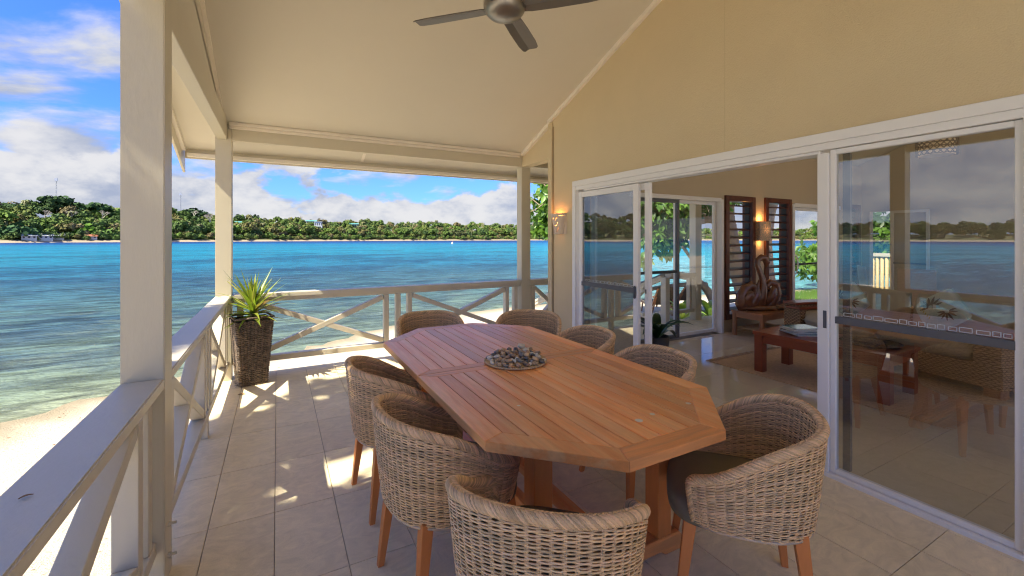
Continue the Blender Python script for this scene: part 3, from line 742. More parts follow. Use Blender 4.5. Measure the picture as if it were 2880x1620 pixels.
railing((6.06, 5.43), (6.688, 5.43), 'short white railing beside the steps seen through the glass door', [('b', .54)], h0=.86, base=.15)
railing((6.852, 5.43), (9.698, 5.43), 'side veranda railing seen through the louvre windows', lay(2.846), h0=.45, base=.10) if False else None
for xx, lab in ((4.09, 'left handrail of the beach steps going down behind the far chairs'), (6.02, 'right handrail of the beach steps seen through the glass door')):
    MB().box(xx-.05, xx+.05, 5.40, 5.52, 0, .80).build('newel_post', CREAML, bevel=.004)
    o = bpy.context.scene.objects['newel_post'] if xx < 5 else [q for q in SC.objects if q.name.startswith('newel_post')][-1]
    tag(o, 'left newel post at the head of the beach steps' if xx < 5 else 'right newel post at the head of the beach steps', 'post')
    railing((xx, 5.521), (xx, 8.0), lab, [('b', .35), ('x', .42, 1.5), ('b', 1.55), ('x', 1.6, 2.4)], cap_w=.10, lift0=-.03, lift1=-1.0, h0=.86, base=.18, group='handrails of the beach steps')
st = MB()
steps = thing('beach_steps', 'broad steps leading from the veranda down to the sand', 'steps', (5.05, 5.9, 0))
for k in range(5): MB().box(-.93, .93, k*.30+.003, k*.30+.31, -.17*(k+1)-.04, -.17*(k+1)).build('tread', TILE, steps)

# ------------------------------------------------------------------ sliding doors
def leaf(label, x, ya, yb, z0, z1, fw, th, glass, axis='y', fm=ALU, rail=None, railm=DALU, handle=None, band=None, inner=None, name='sliding_door', group=None, kick=.0):
    """door leaf in the plane x=const (axis y) or y=const (axis x) between ya..yb"""
    def B(mb, u0, u1, z0_, z1_, t0, t1):
        if axis == 'y': mb.box(x+t0, x+t1, u0, u1, z0_, z1_)
        else: mb.box(u0, u1, x+t0, x+t1, z0_, z1_)
        return mb
    t = thing(name, label, 'glass door', (0, 0, 0), 0, group)
    B(MB(), ya, ya+fw, z0, z1, -th/2, th/2).build('stile', fm, t, bevel=.003); B(MB(), yb-fw, yb, z0, z1, -th/2, th/2).build('stile', fm, t, bevel=.003)
    B(MB(), ya+fw, yb-fw, z1-fw, z1, -th/2+.001, th/2-.001).build('head_rail', fm, t, bevel=.003)
    B(MB(), ya+fw, yb-fw, z0, z0+fw+kick, -th/2+.001, th/2-.001).build('bottom_rail', fm, t, bevel=.003)
    pane = MB()
    if axis == 'y': pane.add([(x, ya+fw, z0+fw), (x, yb-fw, z0+fw), (x, yb-fw, z1-fw), (x, ya+fw, z1-fw)], [(0, 1, 2, 3)])
    else: pane.add([(ya+fw, x, z0+fw), (yb-fw, x, z0+fw), (yb-fw, x, z1-fw), (ya+fw, x, z1-fw)], [(0, 1, 2, 3)])
    pane.build('pane', glass, t)
    if inner:   # dark screen stile behind the glass
        for a, b in inner: B(MB(), a, b, z0+fw, z1-fw, .02, .045).build('screen_stile', DALU, t)
    if rail: B(MB(), ya+fw-.004, yb-fw+.004, rail[0], rail[1], -.022, -.006).build('mid_rail', railm, t, bevel=.002)
    if band:   # row of etched keys on the pane
        m = MB(); u = ya+fw+.01; k = 0; z = band
        rr = random.Random(int(ya*100))
        while u < yb-fw-.05:
            wd = rr.choice([.035, .05, .06, .03]); hh = .026 if k % 2 else .022; e = .003
            for q in ((u, u+wd, z+hh-e, z+hh), (u, u+wd, z, z+e), (u, u+e, z, z+hh), (u+wd-e, u+wd, z, z+hh)): B(m, *q, -.004, -.002)
            u += wd+rr.choice([.006, .012]); k += 1
        m.build('etched_band', mat('etched_white', (.62, .66, .66), .6), t)
    if handle:
        hu, hz = handle
        B(MB(), hu-.017, hu+.017, hz-.062, hz+.062, -th/2-.016, -th/2-.001).build('handle', mat('door_handle', (.09, .095, .11), .35), t, bevel=.007, segs=2)
    return t
fr = thing('door_frame', 'wide white aluminium frame around the opening of the front wall', 'door frame', (0, 0, 0))
def fbox(n, *a): MB().box(*a).build(n, ALU, fr, bevel=.003)
fbox('head', 3.018, 3.0385, .58, 4.118, 2.085, 2.148)
fbox('head', 3.026, 3.155, .60, 4.104, 2.040, 2.0845)
fbox('head', 3.036, 3.15, 1.50, 3.93, 2.020, 2.0395)
fbox('sill', 3.012, 3.155, .60, 4.104, -.004, .022); fbox('track', 3.05, 3.06, .60, 4.10, .0225, .034); fbox('track', 3.10, 3.11, .60, 4.10, .0225, .034)
fbox('jamb', 3.018, 3.0385, 4.060, 4.118, .023, 2.0845); fbox('jamb', 3.0386, 3.155, 4.035, 4.104, .023, 2.0395)
fbox('jamb', 3.018, 3.155, .596, .642, .023, 2.0395)
fbox('mullion', 3.026, 3.095, 1.448, 1.512, .023, 2.0195)
leaf('dark glass door leaf at the left of the opening, reflecting the lagoon', 3.062, 3.095, 4.03, .036, 2.015, .062, .042, GLASSD, rail=(.955, 1.0), handle=(3.128, .965), band=1.004, inner=[(3.90, 3.965)])
lk = leaf('door leaf slid back behind the dark one, only its white lock stile showing', 3.112, 2.995, 3.86, .036, 2.015, .062, .04, GLASSC)
MB().box(3.082, 3.0915, 3.015, 3.040, .90, 1.10).build('lock_plate', ALU, lk, bevel=.003)
MB().box(3.078, 3.0835, 3.022, 3.033, .96, 1.0).build('keyhole', BLACK, lk)
leaf('large glass door leaf at the right, showing the sofa behind reflections of the sea', 3.062, .643, 1.446, .024, 2.036, .030, .042, GLASS, rail=(.957, 1.0), handle=(1.468, .975), band=1.006, inner=[(1.355, 1.395), (.665, .680)])

# doors and louvre windows of the far room wall
leaf('left leaf of the far glass door, with a thick black mid rail', 4.50, 4.30, 5.24, .02, 2.06, .05, .04, GLASSC, 'x', DALU, rail=(.98, 1.02), railm=BLACK)
leaf('right leaf of the far glass door with a dashed line across it', 4.545, 5.20, 6.12, .02, 2.06, .045, .04, GLASSC, 'x', ALU, band=1.03)
lt = leaf('narrow far glass door right of the louvre windows with a ring handle', 4.52, 8.14, 9.64, .02, 2.05, .05, .04, GLASSC, 'x', ALU, rail=(1.0, 1.035), railm=BLACK)
MB().tube([(8.22+.09*math.sin(a), 4.47-.0, 1.02+.17*math.cos(a)) for a in [R(q) for q in range(0, 181, 15)]], .012, 6).build('handle', ALU, lt)
ff = thing('door_frame', 'pale frame around the far glass doors of the living room', 'door frame', (0, 0, 0))
for a in ((6.12, 6.175, 4.425, 4.60, 0, 2.10), (4.2, 6.12, 4.425, 4.60, 2.06, 2.12), (8.08, 8.135, 4.425, 4.60, 0, 2.10), (8.135, 9.7, 4.425, 4.60, 2.052, 2.12)): MB().box(*a).build('frame', ALU, ff, bevel=.003)
LFRAME = mat('louvre_frame', (.11, .032, .018), .32, .25, 6, .1, 30)
def louvre(x0, x1, z0, z1, label, n=14):
    t = thing('louvre_window', label, 'louvre window', ((x0+x1)/2, 4.45, 0), 0, 'dark wooden louvre windows'); w = (x1-x0)/2; f = .085
    for a in ((-w, -w+f, z0, z1), (w-f, w, z0, z1)): MB().box(a[0], a[1], -.035, .15, a[2], a[3]).build('frame', LFRAME, t, bevel=.004)
    for a in ((-w+f, w-f, z1-f, z1), (-w+f, w-f, z0, z0+f)): MB().box(a[0], a[1], -.034, .149, a[2], a[3]).build('frame', LFRAME, t, bevel=.004)
    sm = MB().beam((-w+f+.008, 0, 0), (w-f-.008, 0, 0), .115, .018, (0, -.20, 1)).mesh('slat', LOUV, bevel=.003)
    for k in range(n): link('slat', sm, t, (0, .055, z0+f+(z1-z0-2*f)*(k+.5)/n))
    for s in (-1, 1): MB().box(s*(w-f)-.006*s-.004, s*(w-f)-.006*s+.004, .02, .10, z0+f, z1-f).build('clip_strip', BLACK, t)
louvre(6.22, 6.98, .20, 2.17, 'left of the two dark louvre windows, behind the carved bird')
louvre(7.26, 8.03, .20, 2.18, 'dark louvre window between the lit wall lamp and the narrow glass door')
louvre(9.88, 10.47, .20, 2.17, 'dark louvre window in the room corner, seen through the right glass')
leaf('slid open white glass door beside the bright doorway of the back wall', 10.56, 3.38, 3.96, .02, 2.03, .05, .04, GLASSC, 'y', ALU, rail=(1.0, 1.03))

# ------------------------------------------------------------------ wall lamps, pendant, fan
def glow_lamp(name, loc, e, parent, r=.02):
    l = bpy.data.lights.new(name, 'POINT'); l.energy = e; l.color = (1, .45, .12); l.shadow_soft_size = r
    o = bpy.data.objects.new(name, l); COL.objects.link(o); o.parent = parent; o.location = loc
lamp = thing('wall_lamp', 'lit tapered ceramic wall lamp with pierced pattern on the outside wall', 'wall lamp', (3.038, 4.385, 1.54), R(180))
def pierced():
    # half round tapered shade; small leaf-shaped holes are real openings made by leaving faces out
    mb = MB(); nu, nv = 46, 34; V = []
    for j in range(nv+1):
        t = j/nv; r = .078+(.14-.078)*t
        for i in range(nu+1):
            a = R(-90+180*i/nu); V.append((.72*r*math.cos(a), r*math.sin(a), .245*t))
    holes = []
    for k in range(13): an = k/12*math.pi; holes.append((.47+.15*math.cos(an), .44-.0+.20*-math.sin(an)*.9+.14))
    for k in range(5): holes.append((.33+.035*k, .66+.035*k)); 
    for k in range(4): holes.append((.62-.03*k, .80-.04*k))
    for k in range(6): holes.append((.30+.02*k, .30-.032*k)); holes.append((.66-.02*k, .30-.03*k))
    for k in range(6): holes.append((.36+.05*k, .10))
    for k in range(5): holes.append((.12+.04*k, .90)); holes.append((.72+.04*k, .90))
    F = []
    for j in range(nv):
        for i in range(nu):
            u, v = (i+.5)/nu, (j+.5)/nv
            if any(abs(u-a)*1.0 < .014 and abs(v-b) < .022 for a, b in holes): continue
            F.append((j*(nu+1)+i, j*(nu+1)+i+1, (j+1)*(nu+1)+i+1, (j+1)*(nu+1)+i))
    mb.add(V, F); return mb
sh = pierced().build('lamp_shade', CERAM, lamp, True); so_ = sh.modifiers.new('solid', 'SOLIDIFY'); so_.thickness = .007
MB().box(0, .006, -.14, .14, 0, .245).build('back_plate', CERAM, lamp)
MB().ball((.045, 0, .13), (.022, .022, .034), 10, 8).build('bulb', mat('bulb_glow', (1, .6, .3), .5, emit=(1, .42, .12), estr=5), lamp, True)
glow_lamp('lamp_glow', (.045, 0, .20), .28, lamp)
lamp2 = thing('wall_lamp', 'lit square mosaic wall lamp between the two louvre windows', 'wall lamp', (7.12, 4.448, 1.45), 0)
m = bpy.data.materials.new('mosaic_shade'); m.use_nodes = True; g = G(m.node_tree); b = g.n['Principled BSDF']
tc = g.node('ShaderNodeTexCoord').outputs['Object']
v = g.node('ShaderNodeTexVoronoi', {'Vector': tc}, feature='DISTANCE_TO_EDGE'); v.inputs['Scale'].default_value = 26
crack = g.step(v.outputs['Distance'], .02, .09)
g.put(b.inputs['Base Color'], g.mix(crack, (.75, .45, .25), (.42, .30, .20))); b.inputs['Roughness'].default_value = .4
b.inputs['Emission Color'].default_value = (1, .38, .12, 1)
sp = g.node('ShaderNodeVectorMath', {0: g.vmath('SUBTRACT', tc, (.03, 0, .19))}, operation='LENGTH').outputs['Value']
g.put(b.inputs['Emission Strength'], g.math('MULTIPLY', g.math('ADD', .10, g.math('MULTIPLY', g.math('SUBTRACT', 1, crack), .55)), g.step(sp, .17, .0)))
MB().box(-.15, .15, -.11, -.004, 0, .32).build('lamp_shade', m, lamp2, bevel=.004)
glow_lamp('lamp_glow', (0, -.055, .37), .5, lamp2); glow_lamp('lamp_glow', (0, -.055, -.04), .22, lamp2)

pend = thing('pendant_lamp', 'drum pendant lamp with open woven shade hanging in the living room', 'pendant lamp', (5.69, 1.77, 2.30))
MB().lathe([(.135, .0), (.135, .26)], 30).build('diffuser', mat('pendant_linen', (.80, .66, .45), .8, emit=(1, .62, .35), estr=.06), pend, True)
wv = MB()
for d in (-1, 1):
    for k in range(20):
        wv.tube([(.152*math.cos(2*math.pi*k/20+d*s*1.6), .152*math.sin(2*math.pi*k/20+d*s*1.6), .26*s) for s in [q/8 for q in range(9)]], .005, 4)
for k in range(8): wv.tube([(.152*math.cos(a), .152*math.sin(a), .005+.25*k/7) for a in [2*math.pi*q/24 for q in range(25)]], .005, 4)
tag(wv.build('woven_shade', mat('dark_rattan', (.10, .055, .03), .6), pend), kind='stuff')
MB().tube([(0, 0, .26), (0, 0, 1.75)], .006, 6).build('cord', BLACK, pend)
MB().lathe([(0, -.004), (.125, -.004), (.13, .0)], 24).build('base_disc', mat('pendant_disc', (.6, .5, .4), .7), pend)

fan = thing('ceiling_fan', 'brown metal four bladed ceiling fan over the dining table', 'ceiling fan', (1.215, 2.345, 2.90))
MB().lathe([(0, -.085), (.045, -.083), (.095, -.068), (.120, -.04), (.128, -.012), (.128, .015), (.105, .03), (.085, .05), (.035, .075), (.02, .10)], 40).build('motor_housing', FANM, fan, True)
MB().lathe([(.014, .10), (.014, .78), (.05, .80), (.06, .94)], 16).build('down_rod', FANM, fan, True)
for k, an in enumerate((134, 44, -46, -136)):
    bl = MB(); u = Vector((1, 0, 0)); pts = []
    prof = [(.11, -.045, .045), (.16, -.055, .055), (.30, -.062, .060), (.50, -.066, .060), (.585, -.060, .052), (.605, -.045, .038)]
    vs = []
    for r, a_, b_ in prof:
        for s, yy in ((-1, a_), (0, .012), (1, b_)):
            zz = yy*.20*-1; vs += [(r, yy, zz+(.010 if s == 0 else 0)+.003), (r, yy, zz+(.010 if s == 0 else 0)-.003)]
    fs = []
    for i in range(len(prof)-1):
        for j in range(2):
            o = i*6+j*2; p = (i+1)*6+j*2
            fs += [(o, o+2, p+2, p), (o+1, p+1, p+3, o+3)]
        fs += [(i*6, i*6+6, i*6+7, i*6+1), (i*6+4, i*6+5, i*6+11, i*6+10)]
    e = (len(prof)-1)*6; fs += [(e, e+2, e+3, e+1), (e+2, e+4, e+5, e+3)]
    bo = bl.add(vs, fs).build('blade', FANB, fan); bo.rotation_euler = (0, 0, R(an)); bo.location = (0, 0, -.02)

# ------------------------------------------------------------------ dining table
def clip(poly, nx, ny, d):                    # keep nx*x+ny*y <= d
    out = []
    for i, p in enumerate(poly):
        q = poly[(i+1) % len(poly)]; a = nx*p[0]+ny*p[1]-d; b = nx*q[0]+ny*q[1]-d
        if a <= 0: out.append(p)
        if a*b < 0: t = a/(a-b); out.append((p[0]+(q[0]-p[0])*t, p[1]+(q[1]-p[1])*t))
    return out
def build_table():
    cx, cy = 1.26, 2.28; hx, hy, c = .60, 1.21, .355
    t = thing('dining_table', 'long eight sided slatted teak dining table', 'dining table', (cx, cy, 0))
    zt, th = .75, .038
    s2 = math.sqrt(.5)
    def half(sg, inset):                       # constraints for one half (sg=+1 far)
        cons = [(1, 0, hx-inset), (-1, 0, hx-inset), (0, sg, hy-inset), (s2, sg*s2, (hx+hy-c)*s2-inset), (-s2, sg*s2, (hx+hy-c)*s2-inset), (0, -sg, -.0015-(inset if inset > .01 else 0)*.72)]
        return cons
    def region(cons, start):
        p = start
        for n in cons:
            p = clip(p, *n)
            if len(p) < 3: return None
        return p
    big = [(-2, -3), (2, -3), (2, 3), (-2, 3)]
    for sg in (1, -1):
        bw = .088; inner = half(sg, bw); outer = half(sg, 0)
        # planks
        n = 14; w = (2*hx-2*bw)/n
        for k in range(n):
            a = -hx+bw+k*w
            p = region(inner, [(a+.0024, -3), (a+w-.0024, -3), (a+w-.0024, 3), (a+.0024, 3)])
            if p: MB().prism([(q[0], q[1]) for q in p], 'z', zt-.022, zt-random.uniform(0, .0006)).build('plank', TEAK, t, bevel=.0015)
        # mitred border boards: region of outer closest to edge i
        def edge_board(i, m):
            ni = outer[i]; p = big
            for q in outer: p = clip(p, *q)
            # keep points beyond inner line i
            p = clip(p, -ni[0], -ni[1], -inner[i][2]-.0006)
            for j in range(6):
                if j == i: continue
                # closer to edge i than edge j in inset measure
                k1, k2 = (inner[i][2]-outer[i][2]), (inner[j][2]-outer[j][2])
                # f = (n.x-d)/k ; keep fi <= fj   (both k negative)
                A = (ni[0]/k1-outer[j][0]/k2, ni[1]/k1-outer[j][1]/k2, outer[i][2]/k1-outer[j][2]/k2)
                L = math.hypot(A[0], A[1])
                if L < 1e-9: continue
                p = clip(p, A[0]/L, A[1]/L, A[2]/L-.0004)
                if len(p) < 3: return
            MB().prism(p, 'z', zt-th, zt).build('border_board', m, t, bevel=.002)
        for i in range(6): edge_board(i, TEAKX if i in (2, 5) else TEAK)
    # sub frame, trestles
    for sg in (1, -1):
        y = sg*.79
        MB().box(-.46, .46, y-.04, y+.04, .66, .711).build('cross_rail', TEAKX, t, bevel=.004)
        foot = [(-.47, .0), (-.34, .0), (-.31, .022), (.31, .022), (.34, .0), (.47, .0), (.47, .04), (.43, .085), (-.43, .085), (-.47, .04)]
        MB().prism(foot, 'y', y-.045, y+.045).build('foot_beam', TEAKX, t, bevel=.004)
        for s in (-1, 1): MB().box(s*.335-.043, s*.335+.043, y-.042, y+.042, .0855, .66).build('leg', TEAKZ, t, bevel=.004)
    for x in (-.21, -.04): MB().box(x-.025, x+.025, -.745, .745, .17, .225).build('stretcher', TEAK, t, bevel=.003)
    og = [(-.99, .711), (-.99, .675), (-.955, .640), (-.92, .655), (-.90, .628), (-.86, .612), (-.83, .60), (-.79, .6595), (.79, .6595), (.99, .675), (.99, .711)]
    for x in (-.27, -.10, .30): MB().prism(og, 'x', x-.03, x+.03).build('runner', TEAK, t, bevel=.003)
    SP = mat('wax_spot', (.75, .66, .52), .6)
    for sx_, sy_, sr in ((.02, -.985, .016), (.115, -.965, .011), (.345, -.955, .012), (-.33, -.62, .008), (.16, -.30, .006), (.36, -.20, .005)): MB().lathe([(0, .0006), (sr*.7, .0006), (sr, 0)], 14).build('stain', SP, t, loc=(sx_, sy_, zt+.0003))
    # woven mat and pebbles
    z = zt
    mt = thing('woven_mat', 'round braided mat in the middle of the teak table', 'mat', (cx-.01, cy-.01, z))
    MB().lathe([(0, .001), (.178, .001), (.178, .009), (0, .010)], 40).build('disc', SISAL, mt)
    br = MB(); nb = 84
    for r0, ph in ((.182, 0), (.182, .5)):
        for k in range(nb):
            a = 2*math.pi*(k+ph)/nb; sl = .9 if ph else -.9
            d = Vector((math.cos(a), math.sin(a), 0)); tn = Vector((-d.y, d.x, 0)); ax = (tn+d*sl*.55).normalized()
            c0 = d*r0+Vector((0, 0, .008)); rot = ax.to_track_quat('X', 'Z').to_matrix()
            br.ball(c0, (.013, .0052, .0058), 6, 4, rot=rot)
    tag(br.build('braided_rim', SISAL, mt, True), kind='stuff')
    tag(mt, 'round braided mat in the middle of the teak table', 'mat')
    cols = [('tan', (.60, .40, .21), 'smooth tan pebble heaped with others on the round mat'), ('grey', (.20, .18, .155), 'dark grey pebble heaped with others on the round mat'), ('cream', (.70, .62, .48), 'cream coloured pebble heaped with others on the round mat'), ('brown', (.38, .25, .15), 'brown pebble heaped with others on the round mat')]
    pm = {}
    for nme, cc, lab in cols:
        mm = mat('pebble_'+nme, cc, .5, .25, 40, .15, 200, rnd=.2)
        pm[nme] = [MB().ball((k*3.1, 0, 0), (1, .78, .62), 14, 10, .45).mesh('pebble', mm, True) for k in range(2)]
        for k, me in enumerate(pm[nme]):
            for vv in me.vertices: vv.co.x -= k*3.1
    placed = []
    rr = random.Random(5)
    for layer, (n, R_, zb) in enumerate(((76, .168, .010), (40, .145, .029), (9, .09, .044))):
        tries = 0; cnt = 0; here = []
        while cnt < n and tries < 5000:
            tries += 1
            s = rr.uniform(.013, .0205); a = rr.uniform(0, 6.28); r = R_*math.sqrt(rr.random())
            p = (r*math.cos(a), r*math.sin(a))
            if any(math.hypot(p[0]-q[0], p[1]-q[1]) < (s+q[2])*.80 for q in here): continue
            here.append((*p, s)); cnt += 1
            nme, _, lab = rr.choices(cols, [.38, .2, .17, .25])[0]
            o = link('pebble', pm[nme][rr.randint(0, 1)], None, (cx-.01+p[0], cy-.01+p[1], z+zb+s*.55), (rr.uniform(-.5, .5), rr.uniform(-.5, .5), rr.uniform(0, 6)))
            o.scale = (s*1.05, s, s)
            an = math.degrees(math.atan2(p[1], p[0])) % 360; where = ('in the middle of the heap' if r < .045 else ('half way out' if r < .10 else 'at the rim')+' on the '+['window wall', 'far right', 'far railing', 'far left', 'sea', 'near left', 'camera', 'near right'][int((an+22.5)//45) % 8]+' side')
            tag(o, ('big ' if s > .018 else ('small ' if s < .0145 else ''))+{'tan': 'smooth tan', 'grey': 'dark grey', 'cream': 'cream coloured', 'brown': 'brown'}[nme]+' pebble '+['low', 'resting', 'on top'][layer]+' '+where, 'pebble', 'pebbles heaped on the round mat')
    o = link('pebble', pm['cream'][0], None, (cx+.055, cy+.03, z+.075), (.5, .2, .3)); o.scale = (.027, .024, .024)
    tag(o, 'largest white pebble lying on top of the heap on the round mat', 'pebble', 'pebbles heaped on the round mat')
build_table()

# ------------------------------------------------------------------ wicker chairs
def build_chair():
    """tub chair, local +Y is the way the sitter faces"""
    PHM = 128
    def plan(ph, w=.295, b=.30, n=2.5):
        s_, c_ = math.sin(ph), -math.cos(ph)
        r = 1/((abs(s_)/w)**n+(abs(c_)/b)**n)**(1/n)
        return Vector((r*s_, r*c_+.02))
    # resample by arc length
    raw = [plan(R(-PHM+2*PHM*i/400)) for i in range(401)]; cum = [0]
    for a, b in zip(raw, raw[1:]): cum.append(cum[-1]+(b-a).length)
    LEN = cum[-1]
    cumA = np.array(cum)/LEN; rx = np.array([p.x for p in raw]); ry = np.array([p.y for p in raw])
    phs = np.array([-PHM+2*PHM*i/400 for i in range(401)])
    def curve(u): return np.interp(u, cumA, rx), np.interp(u, cumA, ry), np.interp(u, cumA, phs)
    ZB = .385
    def rimz(ph): k = np.clip(np.abs(ph)/PHM, 0, 1); return .575+.20*(.5+.5*np.cos(k**1.7*math.pi))
    def surf(u, t, off=0.):
        x, y, ph = curve(u); zr = rimz(ph)-.012
        k = .87+.13*t**.8
        e = 1e-3; xa, ya, _ = curve(np.clip(u-e, 0, 1)); xb, yb, _ = curve(np.clip(u+e, 0, 1))
        tx, ty = xb-xa, yb-ya; L = np.hypot(tx, ty); nx, ny = ty/L, -tx/L
        return np.stack([x*k+nx*off, (y-.02)*k+.02+ny*off, ZB+(zr-ZB)*t], -1)
    NS = 42; ROWS = 70; SUB = 4
    V = []; F = []; T = []; base = 0
    rs = np.random.RandomState(11)
    def add_tubes(P, ru, rv, nrm_h, tint):
        """P: (n,3) centre line; horizontal normal nrm_h; 5-gon section"""
        nonlocal base
        n = len(P); tn = np.gradient(P, axis=0); tn /= np.linalg.norm(tn, axis=1)[:, None]
        b = np.cross(tn, nrm_h); b /= np.linalg.norm(b, axis=1)[:, None]
        S = 5; ring = []
        for k in range(S):
            a = 2*math.pi*k/S+.3; ring.append(P+nrm_h*(ru*math.cos(a))+b*(rv*math.sin(a)))
        ring = np.stack(ring, 1); V.append(ring.reshape(-1, 3)); T.append(np.tile(tint, (n*S, 1)))
        i = np.arange(n-1)[:, None]*S; k = np.arange(S)[None]
        F.append((np.stack([i+k, i+(k+1) % S, i+S+(k+1) % S, i+S+k], -1).reshape(-1, 4)+base)); base += n*S
    us = np.linspace(.004, .996, NS*SUB+1)
    def normals(u):
        e = 1e-3; xa, ya, _ = curve(np.clip(u-e, 0, 1)); xb, yb, _ = curve(np.clip(u+e, 0, 1)); tx, ty = xb-xa, yb-ya; L = np.hypot(tx, ty)
        return np.stack([ty/L, -tx/L, np.zeros_like(L)], -1)
    N = normals(us)
    def tint():
        k = rs.uniform(.66, 1.2); return np.array([k, k*rs.uniform(.96, 1.0), k*rs.uniform(.88, 1.0)])
    for side in (1, -1):
        for r in range(ROWS):
            t = (r+.5)/ROWS
            wv = np.sin(math.pi*(us*NS)+math.pi*(r % 2))
            P = surf(us, t)+N*(side*.0092+.0034*wv)[:, None]
            P[:, 2] += .0012*np.sin(us*57+r*1.7)+rs.normal(0, .0005, len(us))
            add_tubes(P, .0027, .00285, N, tint())
        for s in range(NS+1):
            u = np.clip((s+.0)/NS, .004, .996)
            for d in (-.0026, 0, .0026):
                tt = np.linspace(0, 1, 9); P = surf(np.full(9, u)+d/LEN*1.0*1.6, tt, side*.0088); nn = np.repeat(normals(np.array([u])), 9, 0)
                add_tubes(P, .0020, .0019, nn, tint()*.92)
    me_w = npmesh('woven_shell', np.concatenate(V), np.concatenate(F), mat('cane_weave', (.74, .50, .27), .6, .22, 30, attr='tint', rnd=.04), np.concatenate(T)); me_w.shade_smooth()
    # dark liner: sheet added between the weaves, gap shade put in as colour
    uu = np.linspace(.006, .994, 60); L = MB(); vs = []
    for off in (.0012, -.0012):
        for t in (0, .33, .66, .985): vs += [tuple(p) for p in surf(uu, np.full(60, t), off)]
    fs = []
    for sd in (0, 4):
        for j in range(3):
            for i in range(59): a = (sd+j)*60+i; fs.append((a, a+1, a+61, a+60))
    L.add(vs, fs); me_l = L.mesh('gap_shade', CANED, True)
    # rim braid: up the left front edge, round the back, down the right front edge
    path = []; outs = []
    def P3(u, t): return Vector(surf(np.array([u]), np.array([t]))[0])
    for t in np.linspace(0, .93, 16): path.append(P3(.004, t)); 
    k0 = len(path)
    for u in np.linspace(.012, .988, 110): path.append(P3(u, 1.0)+Vector((0, 0, .004)))
    for t in np.linspace(.93, 0, 16): path.append(P3(.996, t))
    # smooth corners
    for _ in range(3):
        q = [path[0]]+[(path[i-1]+path[i]*2+path[i+1])/4 for i in range(1, len(path)-1)]+[path[-1]]; path = q
    cum = [0]
    for a, b in zip(path, path[1:]): cum.append(cum[-1]+(b-a).length)
    tot = cum[-1]; PA = np.array([tuple(p) for p in path]); ca = np.array(cum)
    def at(s): return Vector((np.interp(s, ca, PA[:, 0]), np.interp(s, ca, PA[:, 1]), np.interp(s, ca, PA[:, 2])))
    core = MB().tube(path, .0135, 8); me_c = core.mesh('rim_core', CANED, True)
    V2 = []; F2 = []; T2 = []; base2 = 0; pitch = .0125; nst = int(tot/pitch)
    cen = Vector((0, .05, .0))
    for k in range(nst):
        for side in (1, -1):
            for c_ in range(2):
                s0 = (k+.5*(side > 0)+c_*.33)*pitch; pts = []; sec = []
                for q in range(6):
                    f = q/5; s = min(tot-.0005, max(.0005, s0+(f-.5)*.046)); p = at(s); tn = (at(min(tot, s+.004))-at(max(0, s-.004))).normalized()
                    radial = Vector((p.x, p.y-.02, 0)).normalized(); o = (radial-tn*radial.dot(tn)).normalized(); upv = tn.cross(o)
                    if upv.z < 0 or abs(upv.z) < .3 and upv.y < 0: upv = -upv
                    ang = R(92-150*f)                 # wraps from the crest over the side
                    if side < 0: ang = math.pi-ang
                    pts.append(p+(o*math.cos(ang)+upv*math.sin(ang))*.0165); sec.append((o*math.cos(ang)+upv*math.sin(ang)).normalized())
                n = len(pts); tt = tint()*1.02
                for i in range(n):
                    tn = (pts[min(i+1, n-1)]-pts[max(i-1, 0)]).normalized(); bb = tn.cross(sec[i]).normalized(); rr_ = .0042*(.45 if i in (0, n-1) else 1)
                    for a in range(4):
                        an = a*math.pi/2; V2.append(tuple(pts[i]+sec[i]*(math.cos(an)*rr_*.8)+bb*(math.sin(an)*rr_))); T2.append(tt)
                for i in range(n-1):
                    for a in range(4): F2.append((base2+i*4+a, base2+i*4+(a+1) % 4, base2+i*4+4+(a+1) % 4, base2+i*4+4+a))
                base2 += n*4
    me_r = npmesh('rim', np.array(V2), np.array(F2), mat('cane_rim', (.72, .48, .26), .6, .18, 30, attr='tint', rnd=.04), np.array(T2)); me_r.shade_smooth()
    # lower edge strand bundle
    lb = MB()
    for q in range(3): lb.tube([Vector(surf(np.array([u]), np.array([0.]))[0])+Vector((0, 0, -.003-.005*(q == 1))) + Vector((Vector((P3(u, 0).x, P3(u, 0).y, 0)).normalized()*(q-1)*.008)) for u in np.linspace(.004, .996, 60)], .0062, 6)
    me_b = lb.mesh('lower_edge', CANE, True)
    # cushion
    C = MB(); n = 56; prof = [(.90, .365), (.985, .375), (1, .40), (.985, .435), (.93, .455), (.75, .465), (.35, .469), (0.02, .470)]
    vs = []
    for k_, z in prof:
        for i in range(n):
            a = 2*math.pi*i/n; s_, c_ = math.sin(a), math.cos(a); w, b, e = .255, .255, 3.4
            r = 1/((abs(s_)/w)**e+(abs(c_)/b)**e)**(1/e); vs.append((r*s_*k_, r*c_*k_+.035-.0, z))
    fs = [(i*n+j, i*n+(j+1) % n, (i+1)*n+(j+1) % n, (i+1)*n+j) for i in range(len(prof)-1) for j in range(n)]
    fs += [tuple(range(n))[::-1], tuple(range((len(prof)-1)*n, len(prof)*n))]
    me_s = C.add(vs, fs).mesh('seat_cushion', FABRIC, True)
    def legm(sx, sy):
        m = MB(); top = Vector((sx*.19, .015+sy*.185, .40)); bot = Vector((sx*(.25 if sy > 0 else .215), .02+sy*.235, 0)); vs = []
        for p, w in ((bot, .0135), (top, .024)):
            for i, j in ((-1, -1), (1, -1), (1, 1), (-1, 1)): vs.append((p.x+w*i, p.y+w*j, p.z))
        return m.add(vs, [(3, 2, 1, 0), (4, 5, 6, 7), (0, 1, 5, 4), (1, 2, 6, 5), (2, 3, 7, 6), (3, 0, 4, 7)]).mesh('leg', TEAKZ, bevel=.002)
